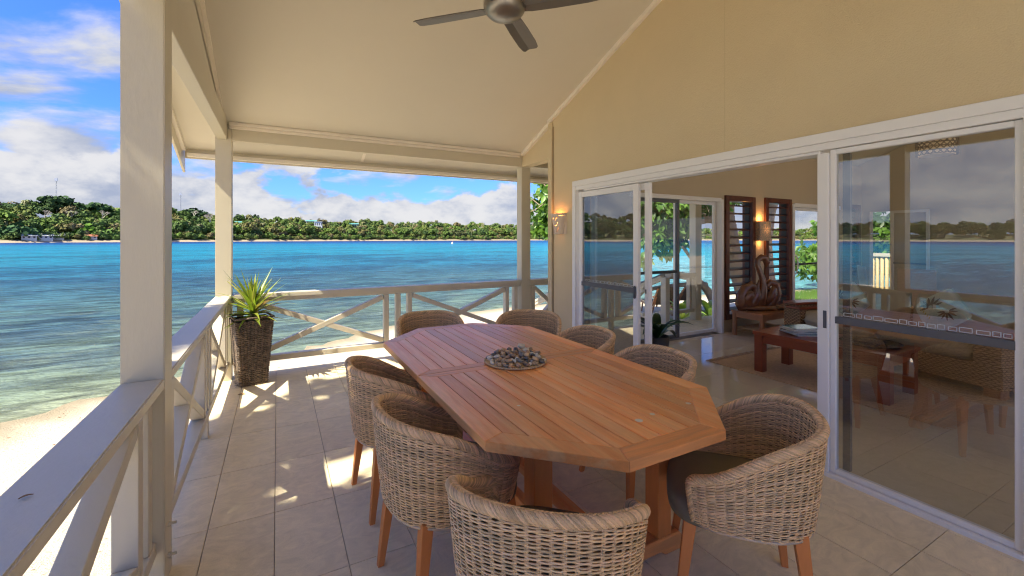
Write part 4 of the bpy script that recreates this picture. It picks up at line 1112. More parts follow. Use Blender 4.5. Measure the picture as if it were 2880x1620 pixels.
    legs = [legm(sx, sy) for sx in (-1, 1) for sy in (-1, 1)]
    t = thing('wicker_chair', '', 'chair')
    tag(link('woven_shell', me_w, t), kind='stuff'); link('gap_shade', me_l, t); tag(link('rim', me_r, t), kind='stuff'); link('rim_core', me_c, t); link('lower_edge', me_b, t); link('seat_cushion', me_s, t)
    for l in legs: link('leg', l, t)
    return t
CH = [((.634, 2.56), 3.5, 'wicker tub chair on the left long side of the table, farther from the camera'),
      ((.649, 1.828), 6.5, 'wicker tub chair on the left long side of the table, nearer the camera'),
      ((.757, 1.165), 46, 'nearest wicker tub chair, its rounded back filling the bottom centre'),
      ((1.717, 1.158), 132.5, 'wicker tub chair at the near right corner with its inside and dark cushion showing'),
      ((1.93, 1.95), 173, 'wicker tub chair on the right long side of the table, nearer the camera'),
      ((1.97, 2.68), 171, 'wicker tub chair on the right long side of the table, nearer the house corner'),
      ((1.24, 3.83), -96, 'wicker tub chair at the far end of the table in front of the far railing'),
      ((2.03, 3.46), 230, 'wicker tub chair at the far right corner of the table below the house wall')]
ch0 = build_chair()
for i, (p, a, lab) in enumerate(CH):
    c = ch0 if i == 0 else copy_tree(ch0)
    c.location = (p[0], p[1], 0); c.rotation_euler = (0, 0, R(a-90)); tag(c, lab, 'chair', 'wicker chairs around the dining table')

# ------------------------------------------------------------------ planter
def build_planter():
    t = thing('planter', 'tall tapered dark woven planter in the deck corner', 'planter', (-.235, 5.23, 0), R(13))
    H = .685; hb, ht = .118, .168
    POT = mat('water_hyacinth', (.075, .052, .038), .45, .35, 35, .4, 120, col2=(.17, .12, .085), mixscale=22)
    MB().lathe([(0, .02), (hb*1.36, .0), (ht*1.36, H-.02), (ht*1.30, H-.02), (ht*1.15, H-.25), (0, H-.25)], 4, a0=45, a1=405).build('body', mat('planter_liner', (.025, .02, .016), .7), t)
    wv = MB(); rows, cols = 34, 10
    for f in range(4):
        rot = Matrix.Rotation(math.pi/2*f, 3, 'Z')
        for r in range(rows):
            z = .012+(H-.03)*r/rows; h = hb+(ht-hb)*z/H
            for c in range(cols):
                u = (c+.5)/cols*2-1; tilt = .42*(1 if c % 2 else -1)
                p = rot @ Vector((u*h, -h-.002, z+random.uniform(-.003, .003)))
                ax = rot @ Vector((1, 0, tilt)).normalized()
                wv.ball(p, (.0235*h/.14, .0105, .0098), 6, 4, rot=ax.to_track_quat('X', 'Z').to_matrix())
    tag(wv.build('woven_side', POT, t, True), kind='stuff')
    rim = MB()
    for f in range(4):
        rot = Matrix.Rotation(math.pi/2*f, 3, 'Z'); a = rot @ Vector((-ht-.004, -ht, H)); b = rot @ Vector((ht+.004, -ht, H)); rim.tube([a, b], .011, 8)
    rim.build('rim', POT, t, True)
    MB().box(-ht+.02, ht-.02, -ht+.02, ht-.02, H-.11, H-.09).build('soil', mat('soil', (.03, .022, .016), .95, .3, 40, .8, 60), t)
    fr_ = MB()
    for _ in range(60):
        a = random.uniform(0, 6.28); p = Vector((random.uniform(-hb, hb), -hb-.01, .01)); p = Matrix.Rotation(random.choice([0, math.pi/2, math.pi*1.5]), 3, 'Z') @ p
        fr_.tube([p, p+Vector((random.uniform(-.02, .02), random.uniform(-.02, .02), -.0))+p.normalized()*.02], .0012, 3)
    tag(fr_.build('frayed_strands', POT, t), kind='stuff')
    # yucca
    y = thing('yucca_plant', 'spiky yellow green yucca growing in the woven planter', 'plant', (-.225, 5.22, H-.1))
    YM = bpy.data.materials.new('yucca_leaf'); YM.use_nodes = True; g = G(YM.node_tree); b = g.n['Principled BSDF']
    oi = g.node('ShaderNodeObjectInfo').outputs['Random']
    c = g.ramp(oi, [(0, (.13, .19, .025)), (.35, (.24, .30, .04)), (.7, (.36, .38, .06)), (.9, (.42, .40, .10)), (1, (.16, .07, .04))])
    g.put(b.inputs['Base Color'], c); b.inputs['Roughness'].default_value = .4
    tl = g.node('ShaderNodeBsdfTranslucent', {0: g.mix(1, c, (1.1, 1.3, .6), 'MULTIPLY')}); mx = g.node('ShaderNodeMixShader', {0: .35, 1: b.outputs[0], 2: tl.outputs[0]})
    g.put(g.n['Material Output'].inputs[0], mx.outputs[0])
    MB().tube([(0, 0, 0), (.012, .0, .08), (0, .01, .15), (.004, .0, .23)], [.022, .018, .018, .016], 8).build('stem', mat('yucca_stem', (.13, .10, .04), .8), y, True)
    rr = random.Random(9)
    def yl(k, L, an, el, w, droop, z0):
        d = Vector((math.cos(an), math.sin(an), 0)); sd = Vector((-d.y, d.x, 0)); vs = []; n = 9
        for i in range(n):
            t_ = i/(n-1); e = el-droop*t_**1.5
            p = Vector((0, 0, z0))
            r_ = 0; zz = 0
            m_ = 12
            for q in range(int(m_*t_)+0): ee = el-droop*((q+.5)/m_)**1.5; r_ += L/m_*math.cos(ee); zz += L/m_*math.sin(ee)
            fr2 = m_*t_-int(m_*t_); r_ += fr2*L/m_*math.cos(e); zz += fr2*L/m_*math.sin(e)
            p += d*(r_+.012)+Vector((0, 0, zz)); ww = w*(.55+.45*math.sin(math.pi*min(1, t_*1.3+.12)))*(1-t_**3) if t_ < 1 else .0006
            nn = Vector((-d.x*math.sin(e), -d.y*math.sin(e), math.cos(e)))
            vs += [p+sd*ww+nn*ww*.35, p, p-sd*ww+nn*ww*.35]
        fs = []
        for i in range(n-1): fs += [(i*3, i*3+1, i*3+4, i*3+3), (i*3+1, i*3+2, i*3+5, i*3+4)]
        MB().add(vs, fs).build('leaf', YM, y, True)
    n = 62
    for k in range(n):
        f = k/n; an = k*2.39996+rr.uniform(-.2, .2); el = R(84-100*f**1.15+rr.uniform(-8, 8)); L = rr.uniform(.27, .40)*(.85+.45*math.sin(math.pi*f))
        yl(k, L, an, el, rr.uniform(.018, .028), rr.uniform(.1, .8)*(.4+f), .23-.15*f)
build_planter()

# ------------------------------------------------------------------ living room furniture
def build_room():
    # coffee table
    t = thing('coffee_table', 'long low red brown coffee table on the woven rug', 'coffee table', (5.04, 2.40, 0), R(2))
    for i in range(5): MB().box(-.33+i*.132+.001, -.33+(i+1)*.132-.001, -.62, .62, .415, .45).build('plank', DWOOD, t, bevel=.002)
    for a in ((-.30, -.27, -.55, .55), (.27, .30, -.55, .55)): MB().box(a[0], a[1], a[2], a[3], .33, .414).build('apron', DWOOD, t)
    for a in (-.58, .55): MB().box(-.27, .27, a, a+.03, .33, .414).build('apron', DWOOD, t)
    for sx in (-1, 1):
        for sy in (-1, 1): MB().box(sx*.275-.045, sx*.275+.045, sy*.56-.045, sy*.56+.045, 0, .4145).build('leg', DWOOD, t, bevel=.003)
    # magazines
    rr = random.Random(2); z = .451
    labs = ['magazine at the bottom of the pile on the coffee table', 'second magazine from the bottom of the pile', 'third magazine of the pile, turned a little', 'fourth magazine of the pile on the coffee table', 'fifth magazine of the pile, sticking out to the side', 'sixth magazine of the pile on the coffee table', 'glossy magazine lying on top of the pile']
    for k in range(7):
        th = rr.uniform(.006, .011)
        o = thing('magazine', labs[k], 'magazine', (4.98+rr.uniform(-.04, .04), 2.66+rr.uniform(-.05, .05), z), R(70+rr.uniform(-14, 14)), 'magazines piled on the coffee table')
        MB().box(-.105, .105, -.145, .145, 0, th).build('pages', mat('paper', (.62, .62, .60), .6), o)
        cm = mat('cover%d' % (k % 4), [(.10, .28, .42), (.55, .60, .62), (.12, .35, .33), (.35, .40, .45)][k % 4], .15, .5, 14, coat=.4)
        MB().box(-.106, .106, -.146, .146, th+.0003, th+.0015).build('cover', cm, o); z += th+.002
    tr = thing('black_tray', 'round black tray with a folded dark cloth on the near end of the coffee table', 'tray', (5.12, 2.08, .4515))
    MB().lathe([(0, .0), (.20, .0), (.235, .022), (.245, .022), (.205, -.0005)], 36).build('dish', mat('black_lacquer', (.02, .022, .026), .18), tr, True)
    MB().box(-.11, .12, -.09, .10, .003, .03).build('folded_cloth', mat('dark_cloth', (.035, .035, .04), .8), tr, bevel=.008, segs=2)
    # rug with ribs and fringe
    rg = thing('woven_rug', 'coarse brown jute rug under the coffee table with frayed ends', 'rug', (5.30, 2.44, .0015))
    RUG = mat('jute_rug', (.58, .41, .25), .95, .3, 30, .9, 120, rnd=.05)
    m = MB(); n = 88
    for k in range(n):
        y0 = -1.02+2.04*k/n
        m.prism([(y0, 0), (y0+.0225, 0), (y0+.019, .008+random.uniform(-.001, .002)), (y0+.004, .008)], 'x', -.72+random.uniform(-.006, .006), .72+random.uniform(-.006, .006))
    m.build('ribs', RUG, rg); rg.children[0]['kind'] = 'stuff'
    fm = MB()
    for s in (-1, 1):
        for k in range(190):
            x = -.72+1.44*k/190; d = s*random.uniform(.05, .11); fm.tube([(x, s*1.0, .006), (x+random.uniform(-.02, .02), s*1.0+d*.6, .008), (x+random.uniform(-.03, .03), s*1.0+d, .002)], .0028, 3)
    tag(fm.build('fringe', RUG, rg), kind='stuff')
    # side table, bird carving, driftwood bowl
    s = thing('side_table', 'small brown wooden side table with a woven lower shelf', 'side table', (6.60, 4.06, 0))
    for i in range(4): MB().box(-.41, .41, -.25+i*.125+.001, -.25+(i+1)*.125-.001, .35, .38).build('plank', MWOOD, s, bevel=.002)
    for a in ((-.37, .37, -.235, -.215), (-.37, .37, .215, .235)): MB().box(a[0], a[1], a[2], a[3], .28, .349).build('apron', MWOOD, s)
    for a in (-.39, .37): MB().box(a, a+.02, -.215, .215, .28, .349).build('apron', MWOOD, s)
    for sx in (-1, 1):
        for sy in (-1, 1): MB().box(sx*.375-.026, sx*.375+.026, sy*.215-.026, sy*.215+.026, 0, .3495).build('leg', MWOOD, s, bevel=.003)
    w = MB()
    for k in range(26): w.tube([(-.35, -.19+.38*k/25, .12), (.35, -.19+.38*k/25, .12)], .0085, 6)
    for k in range(22): w.tube([(-.34+.68*k/21, -.205, .12+.01*(k % 2)), (-.34+.68*k/21, -.215, .10)], .013, 6)
    tag(w.build('woven_shelf', SISAL, s, True), kind='stuff')
    cv = thing('bird_carving', 'dark polished wood carving of a long necked bird on the side table', 'carving', (6.56, 4.08, .381), R(-28))
    CW = mat('carved_wood', (.19, .075, .036), .22, .35, 9, .1, 20, coat=.5, stretch=(1, 1, 3))
    b = MB()
    b.tube([(-.26, 0, .0), (-.29, .0, .10), (-.285, 0, .22), (-.23, .0, .33), (-.14, 0, .385), (-.07, .01, .35), (-.05, 0, .25), (-.11, -.01, .15), (-.16, 0, .06), (-.13, 0, 0)], [.06, .075, .07, .06, .05, .05, .06, .07, .07, .06], 12, flat=1.3)
    b.ball((-.20, .01, .17), (.12, .09, .17), 18, 12, .3)
    b.build('body', CW, cv, True)
    b = MB(); b.tube([(-.02, 0, .05), (.03, -.01, .20), (.045, -.01, .34), (.03, 0, .48), (-.01, 0, .60), (-.045, 0, .69), (-.04, 0, .77), (.02, 0, .815), (.075, 0, .80), (.10, 0, .73), (.085, 0, .66)], [.07, .06, .05, .042, .037, .036, .038, .045, .05, .042, .012], 12, flat=1.15)
    b.tube([(.0, -.02, .10), (-.06, -.03, .24), (-.055, -.03, .38), (-.02, -.02, .50)], [.03, .028, .022, .008], 8)
    b.build('neck', CW, cv, True)
    b = MB()
    for k in range(6):
        a = k*.34; b.tube([(.05, 0, .08), (.14+.02*k, -.03+.01*k, .20+.03*math.sin(a)), (.20+.012*k, -.02, .33-.035*k), (.25-.01*k, 0, .40-.06*k), (.23, .01, .36-.06*k)], [.04, .042, .034, .024, .012], 8, flat=1.4)
    b.tube([(.10, 0, .0), (.20, .0, .12), (.26, 0, .26), (.24, 0, .40), (.15, 0, .43), (.10, 0, .36), (.14, 0, .30)], [.07, .06, .055, .05, .045, .035, .015], 12, flat=1.2)
    b.build('wing', CW, cv, True)
    MB().ball((0, 0, .035), (.31, .12, .05), 22, 10, .35).build('base', CW, cv, True)
    bw = thing('driftwood_bowl', 'shallow carved driftwood bowl beside the bird carving', 'bowl', (6.86, 3.93, .381), R(-10))
    MB().add(*[(lambda V, F: (V, F))([(x*(1-.35*abs(y)/.1)*1., y*(1-(x/.19)**2)**.5 if abs(x) < .19 else 0, z) for x, y, z in [(-.19+.38*i/12, -.085+.17*j/6, .012+.05*((j-3)/3)**2+.03*((i-6)/6)**2+.006*math.sin(i*2.1+j)) for i in range(13) for j in range(7)]], [(i*7+j, (i+1)*7+j, (i+1)*7+j+1, i*7+j+1) for i in range(12) for j in range(6)])][0]).build('shell', mat('driftwood', (.30, .20, .13), .7, .3, 20, .5, 40), bw, True)
    md = bw.children[0].modifiers.new('s', 'SOLIDIFY'); md.thickness = .012
    # sofa
    so = thing('wicker_sofa', 'brown woven sofa with taupe seat cushions facing the coffee table', 'sofa', (5.78, 1.36, 0), R(-14))
    L = 2.25
    def wicker(parent, name, x0, x1, y0, y1, z0, z1):
        MB().box(x0, x1, y0, y1, z0, z1).build(name, CANED, parent)
        m = MB(); pitch = .019; rws = int((z1-z0)/pitch)
        for r in range(rws):
            z = z0+(r+.5)*(z1-z0)/rws; pts = []
            cor = [(x0, y1), (x0, y0), (x1, y0), (x1, y1)]; k = 0
            for (ax, ay), (bx, by) in zip(cor, cor[1:]):
                Ls = math.hypot(bx-ax, by-ay); q = max(2, int(Ls/.026)); nx, ny = (by-ay)/Ls, -(bx-ax)/Ls
                for i in range(q): f = i/q; o = -.004-.005*(1 if (k+r) % 2 else -1); pts.append((ax+(bx-ax)*f+nx*o, ay+(by-ay)*f+ny*o, z+random.uniform(-.0015, .0015))); k += 1
            m.tube(pts, .0085, 4, cap=False)
        tag(m.build('woven_side', KUBU, parent), kind='stuff')
    wicker(so, 'base', .02, .90, .0, L, .09, .30)
    for a in (0, L-.20):
        wicker(so, 'arm', .0, .92, a, a+.20, .301, .505)
        MB().box(-.015, .93, a-.012, a+.212, .512, .545).build('arm_top', DWOOD, so, bevel=.005)
    wicker(so, 'backrest', .76, .93, .205, L-.205, .301, .62)
    for x, y in ((.03, .02), (.03, L-.14), (.78, .02), (.78, L-.14)): MB().box(x, x+.12, y, y+.12, 0, .089).build('foot', MWOOD, so)
    def pillow(name, parent, m, w, h, d, loc, rot, e=.42):
        n = 18; V = []; 
        for sgn in (1, -1):
            for i in range(n+1):
                for j in range(n+1):
                    u, v = -1+2*i/n, -1+2*j/n; q = max(0, (1-u**4)*(1-v**4))**e
                    pin = 1-.06*(u*u*v*v)+0; V.append((u*w/2*(1-.05*(1-abs(v))**2*0)*pin, v*h/2*pin, sgn*(d/2*q+.002)))
        F = []; k = (n+1)**2
        for i in range(n):
            for j in range(n):
                a = i*(n+1)+j; F.append((a, a+n+1, a+n+2, a+1)); F.append((k+a, k+a+1, k+a+n+2, k+a+n+1))
        for i in range(n):
            for a, b_ in ((i, i+1), (n*(n+1)+i, n*(n+1)+i+1), (i*(n+1), (i+1)*(n+1)), (i*(n+1)+n, (i+1)*(n+1)+n)): F.append((a, b_, k+b_, k+a))
        o = MB().add(V, F).build(name, m, parent, True); o.location = loc; o.rotation_euler = rot; return o
    for k in range(2): pillow('seat_cushion', so, CUSH, .76, .92, .20, (.37, .205+.465+k*.925, .385), (0, 0, 0), .16)
    for k in range(2): pillow('back_cushion', so, CUSH, .46, .90, .18, (.66, .205+.465+k*.925, .62), (0, R(-78), 0), .2)
    # patterned cushions
    PAT = mat('cushion_pale_teal', (.42, .60, .58), .85, .1, 5, col2=(.66, .74, .70), mixscale=7); LP = mat('leaf_print', (.045, .04, .06), .85); YP = mat('yellow_print', (.60, .52, .12), .85)
    for k, (loc, rot, lab) in enumerate((((5.98+.33, 1.92, .70), (R(4), R(-66), R(-14+0)), 'square leaf patterned scatter cushion in front of the sofa back, nearer the camera'), ((6.16+.26, 2.86, .68), (R(-6), R(-64), R(-30)), 'square leaf patterned scatter cushion at the far end of the sofa'))):
        c = thing('scatter_cushion', lab, 'cushion', loc, 0, 'leaf patterned cushions on the sofa'); c.rotation_euler = (0, R(-62), R(-22+k*10)); c.rotation_mode = 'XYZ'
        q = pillow('cover', c, PAT, .42, .42, .15, (0, 0, 0), (0, 0, R(45)), .42)
        lf = MB()
        def zs(x, y):
            ca = math.sqrt(.5); u, v = (x*ca+y*ca)/.21, (-x*ca+y*ca)/.21; return .075*max(0, (1-min(1, u**4))*(1-min(1, v**4)))**.42+.004
        for cx0, cy0, sc_, a0 in ((.0, .06, 1., 20), (-.02, -.11, .72, -150)):
            for f in range(8):
                an = R(a0-100+200*f/7); d = (math.cos(an), math.sin(an)); p_ = (-d[1], d[0]); V = []; nn = 6
                for i in range(nn+1):
                    tt = .02+(.10-.02*abs(f-3.5)/3.5)*sc_*i/nn*1.15; w_ = .014*sc_*math.sin(math.pi*min(1, .15+.8*i/nn))
                    for sg in (-1, 0, 1): X, Y = cx0+d[0]*tt+p_[0]*w_*sg, cy0+d[1]*tt+p_[1]*w_*sg; V.append((X, Y, zs(X, Y)))
                F = []
                for i in range(nn): F += [(i*3, i*3+1, i*3+4, i*3+3), (i*3+1, i*3+2, i*3+5, i*3+4)]
                lf.add(V, F)
        lf.build('leaf_print', LP, c)
        yf = MB()
        for f in range(5): X0, Y0 = -.14+.02*f, .02+.028*f; yf.add([(X0, Y0, zs(X0, Y0)), (X0+.03, Y0-.004, zs(X0+.03, Y0)), (X0+.03, Y0+.008, zs(X0+.03, Y0)), (X0, Y0+.008, zs(X0, Y0))], [(0, 1, 2, 3)])
        yf.build('yellow_print', YP, c)
    # armchair by the side table
    ac = thing('wicker_armchair', 'woven armchair with a wooden top rail beside the side table', 'armchair', (6.32, 3.42, 0), R(-14))
    wicker(ac, 'arm', 0, .62, 0, .20, .10, .56); MB().box(-.012, .64, -.012, .212, .567, .60).build('arm_top', DWOOD, ac, bevel=.004)
    pillow('seat_cushion', ac, CUSH, .55, .40, .16, (.32, -.19, .42), (0, 0, 0), .16)
    # dining chairs at the back
    d1 = thing('dining_chair', 'dining chair with a plain pale grey high back beyond the sofa', 'chair', (8.9, 3.45, 0), R(35))
    MB().prism([(.20, .46), (.24, .46), (.30, 1.02), (.27, 1.03)], 'x', -.22, .22).build('backrest', mat('grey_cover', (.40, .40, .38), .8), d1, bevel=.006)
    MB().box(-.22, .22, -.22, .22, .42, .47).build('seat', mat('grey_cover'), d1, bevel=.006)
    for sx in (-1, 1):
        for sy in (-1, 1): MB().box(sx*.19-.02, sx*.19+.02, sy*.19-.02, sy*.19+.02, 0, .4195).build('leg', DWOOD, d1)
    d2 = thing('dining_chair', 'dining chair with a brown woven back beyond the sofa', 'chair', (8.35, 2.82, 0), R(-70))
    MB().prism([(.20, .46), (.24, .46), (.28, 1.01), (.25, 1.02)], 'x', -.22, .22).build('backrest', KUBU, d2, bevel=.006)
    MB().box(-.22, .22, -.22, .22, .42, .47).build('seat', KUBU, d2, bevel=.006)
    for sx in (-1, 1):
        for sy in (-1, 1): MB().box(sx*.19-.02, sx*.19+.02, sy*.19-.02, sy*.19+.02, 0, .4195).build('leg', DWOOD, d2)
build_room()

# ------------------------------------------------------------------ trees and plants near the house
def W(px, py, d):                             # point seen at a pixel of the photograph at depth d
    l = (px-1440)/1222*d; return Vector((l*cs+d*sn, d*cs-l*sn, EYE-(py-672)/1222*d))
LEAFM = bpy.data.materials.new('tree_leaf'); LEAFM.use_nodes = True
g = G(LEAFM.node_tree); b = g.n['Principled BSDF']; a = g.node('ShaderNodeAttribute', attribute_name='tint').outputs[0]
g.put(b.inputs['Base Color'], a); b.inputs['Roughness'].default_value = .42
tl = g.node('ShaderNodeBsdfTranslucent', {0: g.mix(1, a, (1.5, 1.7, .7), 'MULTIPLY')}); mx = g.node('ShaderNodeMixShader', {0: .38, 1: b.outputs[0], 2: tl.outputs[0]})
g.put(g.n['Material Output'].inputs[0], mx.outputs[0])
def leaf_cloud(blobs, per, size, seed, cols=((.10, .20, .03), (.15, .27, .045), (.06, .13, .025))):
    rs = np.random.RandomState(seed); V = []; T = []; F = []; n = 0
    for c, r in blobs:
        k = max(1, int(per*r[0]*r[1]*r[2]))
        for _ in range(k):
            d = rs.normal(size=3); d /= np.linalg.norm(d); p = np.array(c)+d*np.array(r)*rs.uniform(.35, 1.)**.6
            axis = d+np.array([0, 0, .1])+rs.normal(size=3)*.5; axis /= np.linalg.norm(axis); col = np.array(cols[rs.choice(len(cols))])*rs.uniform(.8, 1.25)
            for q in range(6):
                u = np.cross(axis, rs.normal(size=3)); u /= np.linalg.norm(u); dr = u*.9+axis*rs.uniform(-.1, .5)-np.array([0, 0, rs.uniform(.1, .8)]); dr /= np.linalg.norm(dr)
                w = np.cross(dr, axis+rs.normal(size=3)*.3); w /= np.linalg.norm(w); L = size*rs.uniform(.7, 1.2); h = L*.27; nn = np.cross(w, dr)
                b0 = p+dr*.02; V += [b0, b0+dr*L*.5+w*h+nn*h*.25, b0+dr*L*.45, b0+dr*L*.5-w*h+nn*h*.25, b0+dr*L-np.array([0, 0, L*.12])]
                cc = col*rs.uniform(.85, 1.15); T += [cc]*5; F += [(n, n+1, n+2), (n, n+2, n+3), (n+2, n+1, n+4), (n+2, n+4, n+3)]; n += 5
    return npmesh('crown', np.array(V), np.array(F), LEAFM, np.array(T))
def limb(mb, pts, r0, r1, seg=9):
    # smooth the polyline and roughen the radius
    P = [Vector(p) for p in pts]; out = []
    for i in range(len(P)-1):
        a_, b_ = P[max(i-1, 0)], P[i]; c_, d_ = P[i+1], P[min(i+2, len(P)-1)]
        for k in range(5):
            t = k/5; out.append(.5*((2*b_)+(-a_+c_)*t+(2*a_-5*b_+4*c_-d_)*t*t+(-a_+3*b_-3*c_+d_)*t**3))
    out.append(P[-1]); n = len(out)
    mb.tube(out, [(r0+(r1-r0)*i/(n-1))*(1+.14*mnoise.noise(out[i]*2.3)) for i in range(n)], seg); return out
bt = thing('beach_tree', 'broad leaved tree with leaning pale trunks on the sand behind the house corner', 'tree', (0, 0, 0))
tk = MB(); D0 = 12.5
limb(tk, [W(2112, 878, 12.6), W(2088, 800, 12.5), W(2066, 730, 12.4), W(2052, 660, 12.2), W(2044, 590, 12), W(2046, 500, 12)], .26, .17)
limb(tk, [W(2052, 640, 12.2), W(2010, 612, 11.9), W(1950, 622, 11.5), W(1880, 648, 11), W(1815, 655, 10.6), W(1740, 640, 10.6)], .20, .09)
limb(tk, [W(2185, 872, 13.4), W(2156, 790, 13.2), W(2148, 700, 13.2), W(2158, 610, 13), W(2185, 520, 13)], .30, .17)
limb(tk, [W(1965, 620, 11.6), W(1925, 560, 11.4), W(1860, 520, 11), W(1780, 500, 11)], .10, .04); limb(tk, [W(1900, 640, 11.1), W(1920, 690, 11.2), W(1945, 730, 11.3)], .07, .03)
limb(tk, [W(1740, 640, 10.6), W(1660, 600, 10.8), W(1590, 580, 11), W(1550, 560, 11)], .08, .03)
tk.build('trunk', BARK, bt, True)
tw = MB(); rr = random.Random(4)
for _ in range(120):
    p = W(rr.uniform(1500, 2000), rr.uniform(510, 650), rr.uniform(10.4, 12)); q = p+Vector((rr.uniform(-.5, .5), rr.uniform(-.5, .5), rr.uniform(-.5, .3)))
    tw.tube([p, (p+q)/2+Vector((0, 0, rr.uniform(-.15, .15))), q], [.016, .012, .006], 4)
tag(tw.build('twigs', mat('twig', (.26, .20, .13), .9), bt), kind='stuff')
blobs = [(W(1545, 545, 11), (.40, .5, .45)), (W(1528, 600, 11), (.30, .4, .35)), (W(1560, 625, 11), (.45, .5, .4)), (W(1570, 580, 11.2), (.5, .5, .5)), (W(1640, 540, 11), (.9, .9, .8)), (W(1640, 640, 11), (.5, .5, .4)), (W(1740, 540, 11), (1, 1, .8)), (W(1720, 630, 10.8), (.5, .5, .45)), (W(1830, 560, 11), (.9, 1, .7)), (W(1850, 610, 10.6), (.7, .7, .45)),
         (W(1835, 670, 10.4), (.35, .4, .25)), (W(1872, 690, 10.6), (.35, .35, .3)), (W(1822, 715, 10.4), (.2, .2, .2)), (W(1815, 745, 10.3), (.16, .16, .14)), (W(1905, 590, 11.2), (.5, .6, .5)), (W(1922, 650, 11.3), (.4, .4, .4)), (W(1880, 640, 11), (.35, .4, .4)), (W(1990, 560, 11.5), (.7, .7, .35)), (W(2060, 530, 12), (.8, .8, .35)), (W(1500+25, 640, 11.2), (.2, .25, .25)), (W(2150, 520, 13), (.9, .9, .4)), (W(1640, 440, 11), (1.1, 1.2, .7)), (W(1800, 450, 11), (1.2, 1.3, .7)), (W(1950, 440, 11.6), (1.2, 1.2, .7))]
cr = link('crown', leaf_cloud([(tuple(c), r) for c, r in blobs], 750, .19, 2), bt); tag(cr, kind='stuff')
ar = thing('fallen_trunk', 'low grey trunk arching over the sand beyond the white steps railing', 'tree', (0, 0, 0)); tk = MB()
limb(tk, [W(2012, 868, 13.2), W(1996, 826, 13), W(1962, 790, 12.7), W(1920, 775, 12.4), W(1878, 772, 12.2), W(1850, 785, 12), W(1800, 803, 11.6), W(1740, 820, 11.5)], .12, .08)
limb(tk, [W(1985, 800, 13), W(1940, 800, 12.5), W(1880, 805, 12.3), W(1820, 815, 12)], .08, .05); tk.build('trunk', mat('grey_bark', (.30, .26, .21), .95, .3, 4, .9, 9, bdist=.03), ar, True)

def strap_plant(name, lab, base, n, L, w, cols, seed, cat='plant', el=(30, 80)):
    t = thing(name, lab, cat, tuple(base)); rr = random.Random(seed); LM = mat('strap_leaf_'+cols, dict(light=(.20, .32, .05), dark=(.018, .055, .014))[cols], .3, .2, 6, rnd=.25)
    for k in range(n):
        an = k*2.4+rr.uniform(-.3, .3); e0 = R(rr.uniform(*el)); LL = L*rr.uniform(.75, 1.15); d = Vector((math.cos(an), math.sin(an), 0)); sd = Vector((-d.y, d.x, 0)); p = Vector((0, 0, 0)); vs = []; m_ = 8
        for i in range(m_+1):
            f = i/m_; e = e0-1.5*f**1.6; ww = w*math.sin(math.pi*(.10+.88*f))+.002; vs += [p+sd*ww+Vector((0, 0, ww*.4)), p, p-sd*ww+Vector((0, 0, ww*.4))]
            p = p+(d*math.cos(e)+Vector((0, 0, math.sin(e))))*(LL/m_)
        fs = []
        for i in range(m_): fs += [(i*3, i*3+1, i*3+4, i*3+3), (i*3+1, i*3+2, i*3+5, i*3+4)]
        MB().add(vs, fs).build('leaf', LM, t, True)
    return t
strap_plant('lily_plant', 'light green broad leaved lily on the sand right of the white post', W(2000, 905, 11.4), 20, .85, .09, 'light', 1)
strap_plant('lily_plant', 'light green broad leaved lily between the two white posts', W(1918, 900, 11.2), 14, .75, .08, 'light', 2)
pp = thing('plant_pot', 'low dark pot behind the slid back door leaf', 'pot', (4.28, 4.02, 0)); MB().lathe([(0, 0), (.13, 0), (.16, .24), (.14, .24), (.13, .2), (0, .2)], 20).build('pot', mat('dark_pot', (.05, .04, .035), .5), pp, True)
strap_plant('house_plant', 'dark green leafy plant behind the slid back door leaf', (4.28, 4.02, .2), 11, .48, .055, 'dark', 3, el=(20, 70))

# loungers on the sand
def lounger(loc, rz, lab):
    t = thing('sun_lounger', lab, 'sun lounger', loc, rz, 'folding wooden loungers on the sand'); F_ = mat('lounger_fabric', (.10, .075, .06), .8); 
    for s in (-1, 1):
        MB().beam((s*.3, -.9, .30), (s*.3, .35, .30), .035, .06).build('side_rail', MWOOD, t); MB().beam((s*.27, .30, .31), (s*.27, .85, .86), .03, .05).build('back_rail', MWOOD, t)
        for y in (-.7, .25): MB().beam((s*.3, y, 0), (s*.3, y+.12, .29), .035, .05).build('leg', MWOOD, t)
        MB().beam((s*.24, .15, .05), (s*.24, .62, .60), .03, .04).build('prop', MWOOD, t)
    MB().box(-.27, .27, -.88, .30, .335, .35).build('seat', F_, t); MB().beam((0, .31, .35), (0, .86, .90), .52, .02).build('backrest', F_, t)
p = W(1852, 880, 12.6); lounger((p.x, p.y, -.72), R(150), 'folding wooden lounger with dark fabric seen between the steps railing bars')
p = W(1905, 872, 13.6); lounger((p.x, p.y, -.74), R(165), 'second folding lounger on the sand, mostly behind the white newel post')
# grass
def grass(cx, cy, rx, ry, n, lab):
    V = []; F = []; rr = random.Random(int(cx))
    for k in range(n):
        a = rr.uniform(0, 6.28); r = math.sqrt(rr.random()); x, y = cx+rx*r*math.cos(a), cy+ry*r*math.sin(a); h = rr.uniform(.04, .09); b_ = rr.uniform(0, 6.28); dx, dy = .008*math.cos(b_), .008*math.sin(b_)
        i = len(V); V += [(x-dx, y-dy, -.82), (x+dx, y+dy, -.82), (x+rr.uniform(-.03, .03), y+rr.uniform(-.03, .03), -.70+h)]; F.append((i, i+1, i+2))
    tag(MB().add(V, F).build('grass', mat('grass_blade', (.10, .20, .03), .6, rnd=0, var=.3, vscale=3)), lab, 'grass', kind='stuff')
grass(8.0, 7.6, 2.2, .9, 9000, 'patch of short grass at the foot of the beach steps')
grass(18.5, 8.8, 4.5, 1.6, 16000, 'strip of lawn on the sand beyond the louvre windows')
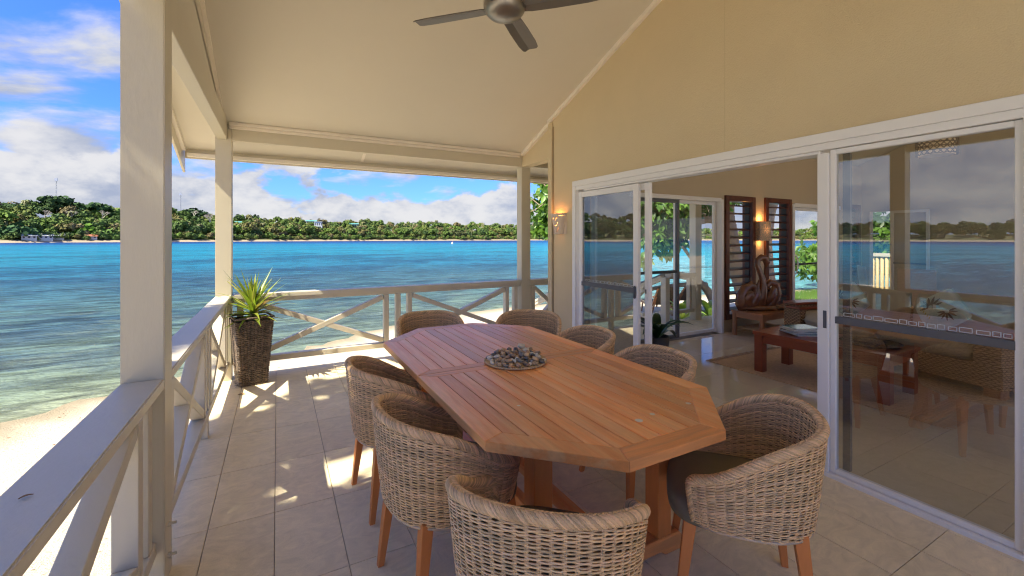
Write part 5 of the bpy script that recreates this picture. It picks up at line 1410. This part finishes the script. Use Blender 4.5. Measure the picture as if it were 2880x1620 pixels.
# fence and trees behind the back door
fe = thing('bamboo_fence', 'sunlit bamboo fence with a white top rail beyond the back doorway', 'fence', (14.6, 5.6, 0))
for k in range(26): MB().tube([(0, -1.3+k*.105, -.85), (random.uniform(-.01, .01), -1.3+k*.105, 1.0)], .042, 7).build('cane', mat('bamboo', (.62, .47, .22), .5, .2, 6, rnd=.15), fe, True)
MB().box(-.07, .07, -1.4, 1.5, 1.0, 1.09).build('top_rail', CREAML, fe)
gt = thing('garden_tree', 'dense green garden tree behind the bamboo fence', 'tree', (24, 8.2, -.8)); MB().tube([(0, 0, 0), (.2, 0, 2), (0, .2, 4)], [.3, .25, .15], 8).build('trunk', BARK, gt)
tag(link('crown', leaf_cloud([((random.uniform(-2.5, 2.5), random.uniform(-3.5, 3.5), random.uniform(1.2, 4.2)), (1.1, 1.1, .9)) for _ in range(16)], 130, .30, 5), gt), kind='stuff')
# tree on the beach left of the deck (outside the view): it throws the dappled shade on deck and sand
stt = thing('shade_tree', 'leafy beach tree left of the deck that throws dappled shade on the floor', 'tree', (-6.2, .2, -.85)); tk = MB()
limb(tk, [(0, 0, 0), (.2, .1, 1.8), (.7, .2, 3.4), (1.3, .5, 5), (1.6, .9, 6.4)], .28, .12); limb(tk, [(.7, .2, 3.4), (1.0, -.8, 5), (1.6, -1.8, 6.4)], .15, .06); limb(tk, [(1.1, .4, 4.4), (1.6, 1.5, 6), (1.9, 2.4, 7)], .12, .05)
tk.build('trunk', BARK, stt, True); rr = random.Random(12); bl = []
for c_ in ((1.7, -.5, 7.3), (1.6, -1.1, 6.7), (1.8, .1, 7.6), (1.7, -.3, 6.6)): bl.append((c_, (.7, .75, .6)))
for _ in range(64):
    y = rr.uniform(-3.6, 2.75); zlo = 6.6 if y > 1.6 else (5.8 if y > .8 else 5.0)
    z = rr.uniform(zlo, 8.7)
    bl.append(((1.7+rr.uniform(-1.3, 1.1), y, z), (rr.uniform(.5, .8), rr.uniform(.5, .8), rr.uniform(.35, .6))))
tag(link('crown', leaf_cloud(bl, 330, .24, 8), stt), kind='stuff')

# ------------------------------------------------------------------ fallen leaves
DL = mat('dry_leaf', (.24, .13, .05), .8, .3, 30, rnd=.3)
def dry_leaf_mesh(k):
    V = []; F = []; n = 6
    for i in range(n+1):
        t = i/n; w = .016*math.sin(math.pi*min(1, .05+.93*t)); z = .006*math.sin(t*3+k)+.004
        V += [(-.035+.07*t, -w, z+.006), (-.035+.07*t, 0, z), (-.035+.07*t, w, z+.005)]
    for i in range(n): F += [(i*3, i*3+1, i*3+4, i*3+3), (i*3+1, i*3+2, i*3+5, i*3+4)]
    return MB().add(V, F).mesh('dry_leaf', DL)
lm = [dry_leaf_mesh(k) for k in range(3)]
for k, (p, lab) in enumerate((((-.505, 1.40, .8895), 'small dry leaf lying on the cap of the nearest railing'), ((.93, 5.02, .001), 'yellowish dry leaf on the floor behind the far left chair'), ((-.30, 4.86, .001), 'dry leaf on the floor at the foot of the planter'))):
    o = link('dry_leaf', lm[k], None, p, (0, 0, R(25+70*k))); tag(o, lab, 'leaf', 'dry leaves on the deck'); o.scale = (.34, .34, .34) if k == 0 else (.9, .9, .9)
lit = MB(); rr = random.Random(77)
for _ in range(420):
    x = rr.uniform(-4.5, 1.5); y = rr.uniform(-1.5, 9.0)
    if x > -.7 and y < 5.7: continue
    if y > shore_y(x)-.5: continue
    d = max(0, shore_y(x)-y); z = WATER_Z+(.055*d*.78 if d < 4.5 else .25)+.012
    a = rr.uniform(0, 6.28); L = rr.uniform(.012, .035); w = L*.35
    lit.add([(x+L*math.cos(a), y+L*math.sin(a), z+.01), (x-w*math.sin(a), y+w*math.cos(a), z), (x-L*math.cos(a), y-L*math.sin(a), z+.004), (x+w*math.sin(a), y-w*math.cos(a), z+.006)], [(0, 1, 2, 3)])
tag(lit.build('leaf_litter', DL), 'scattered dry leaves and bits of coral on the sand beside the deck', 'leaves', kind='stuff')
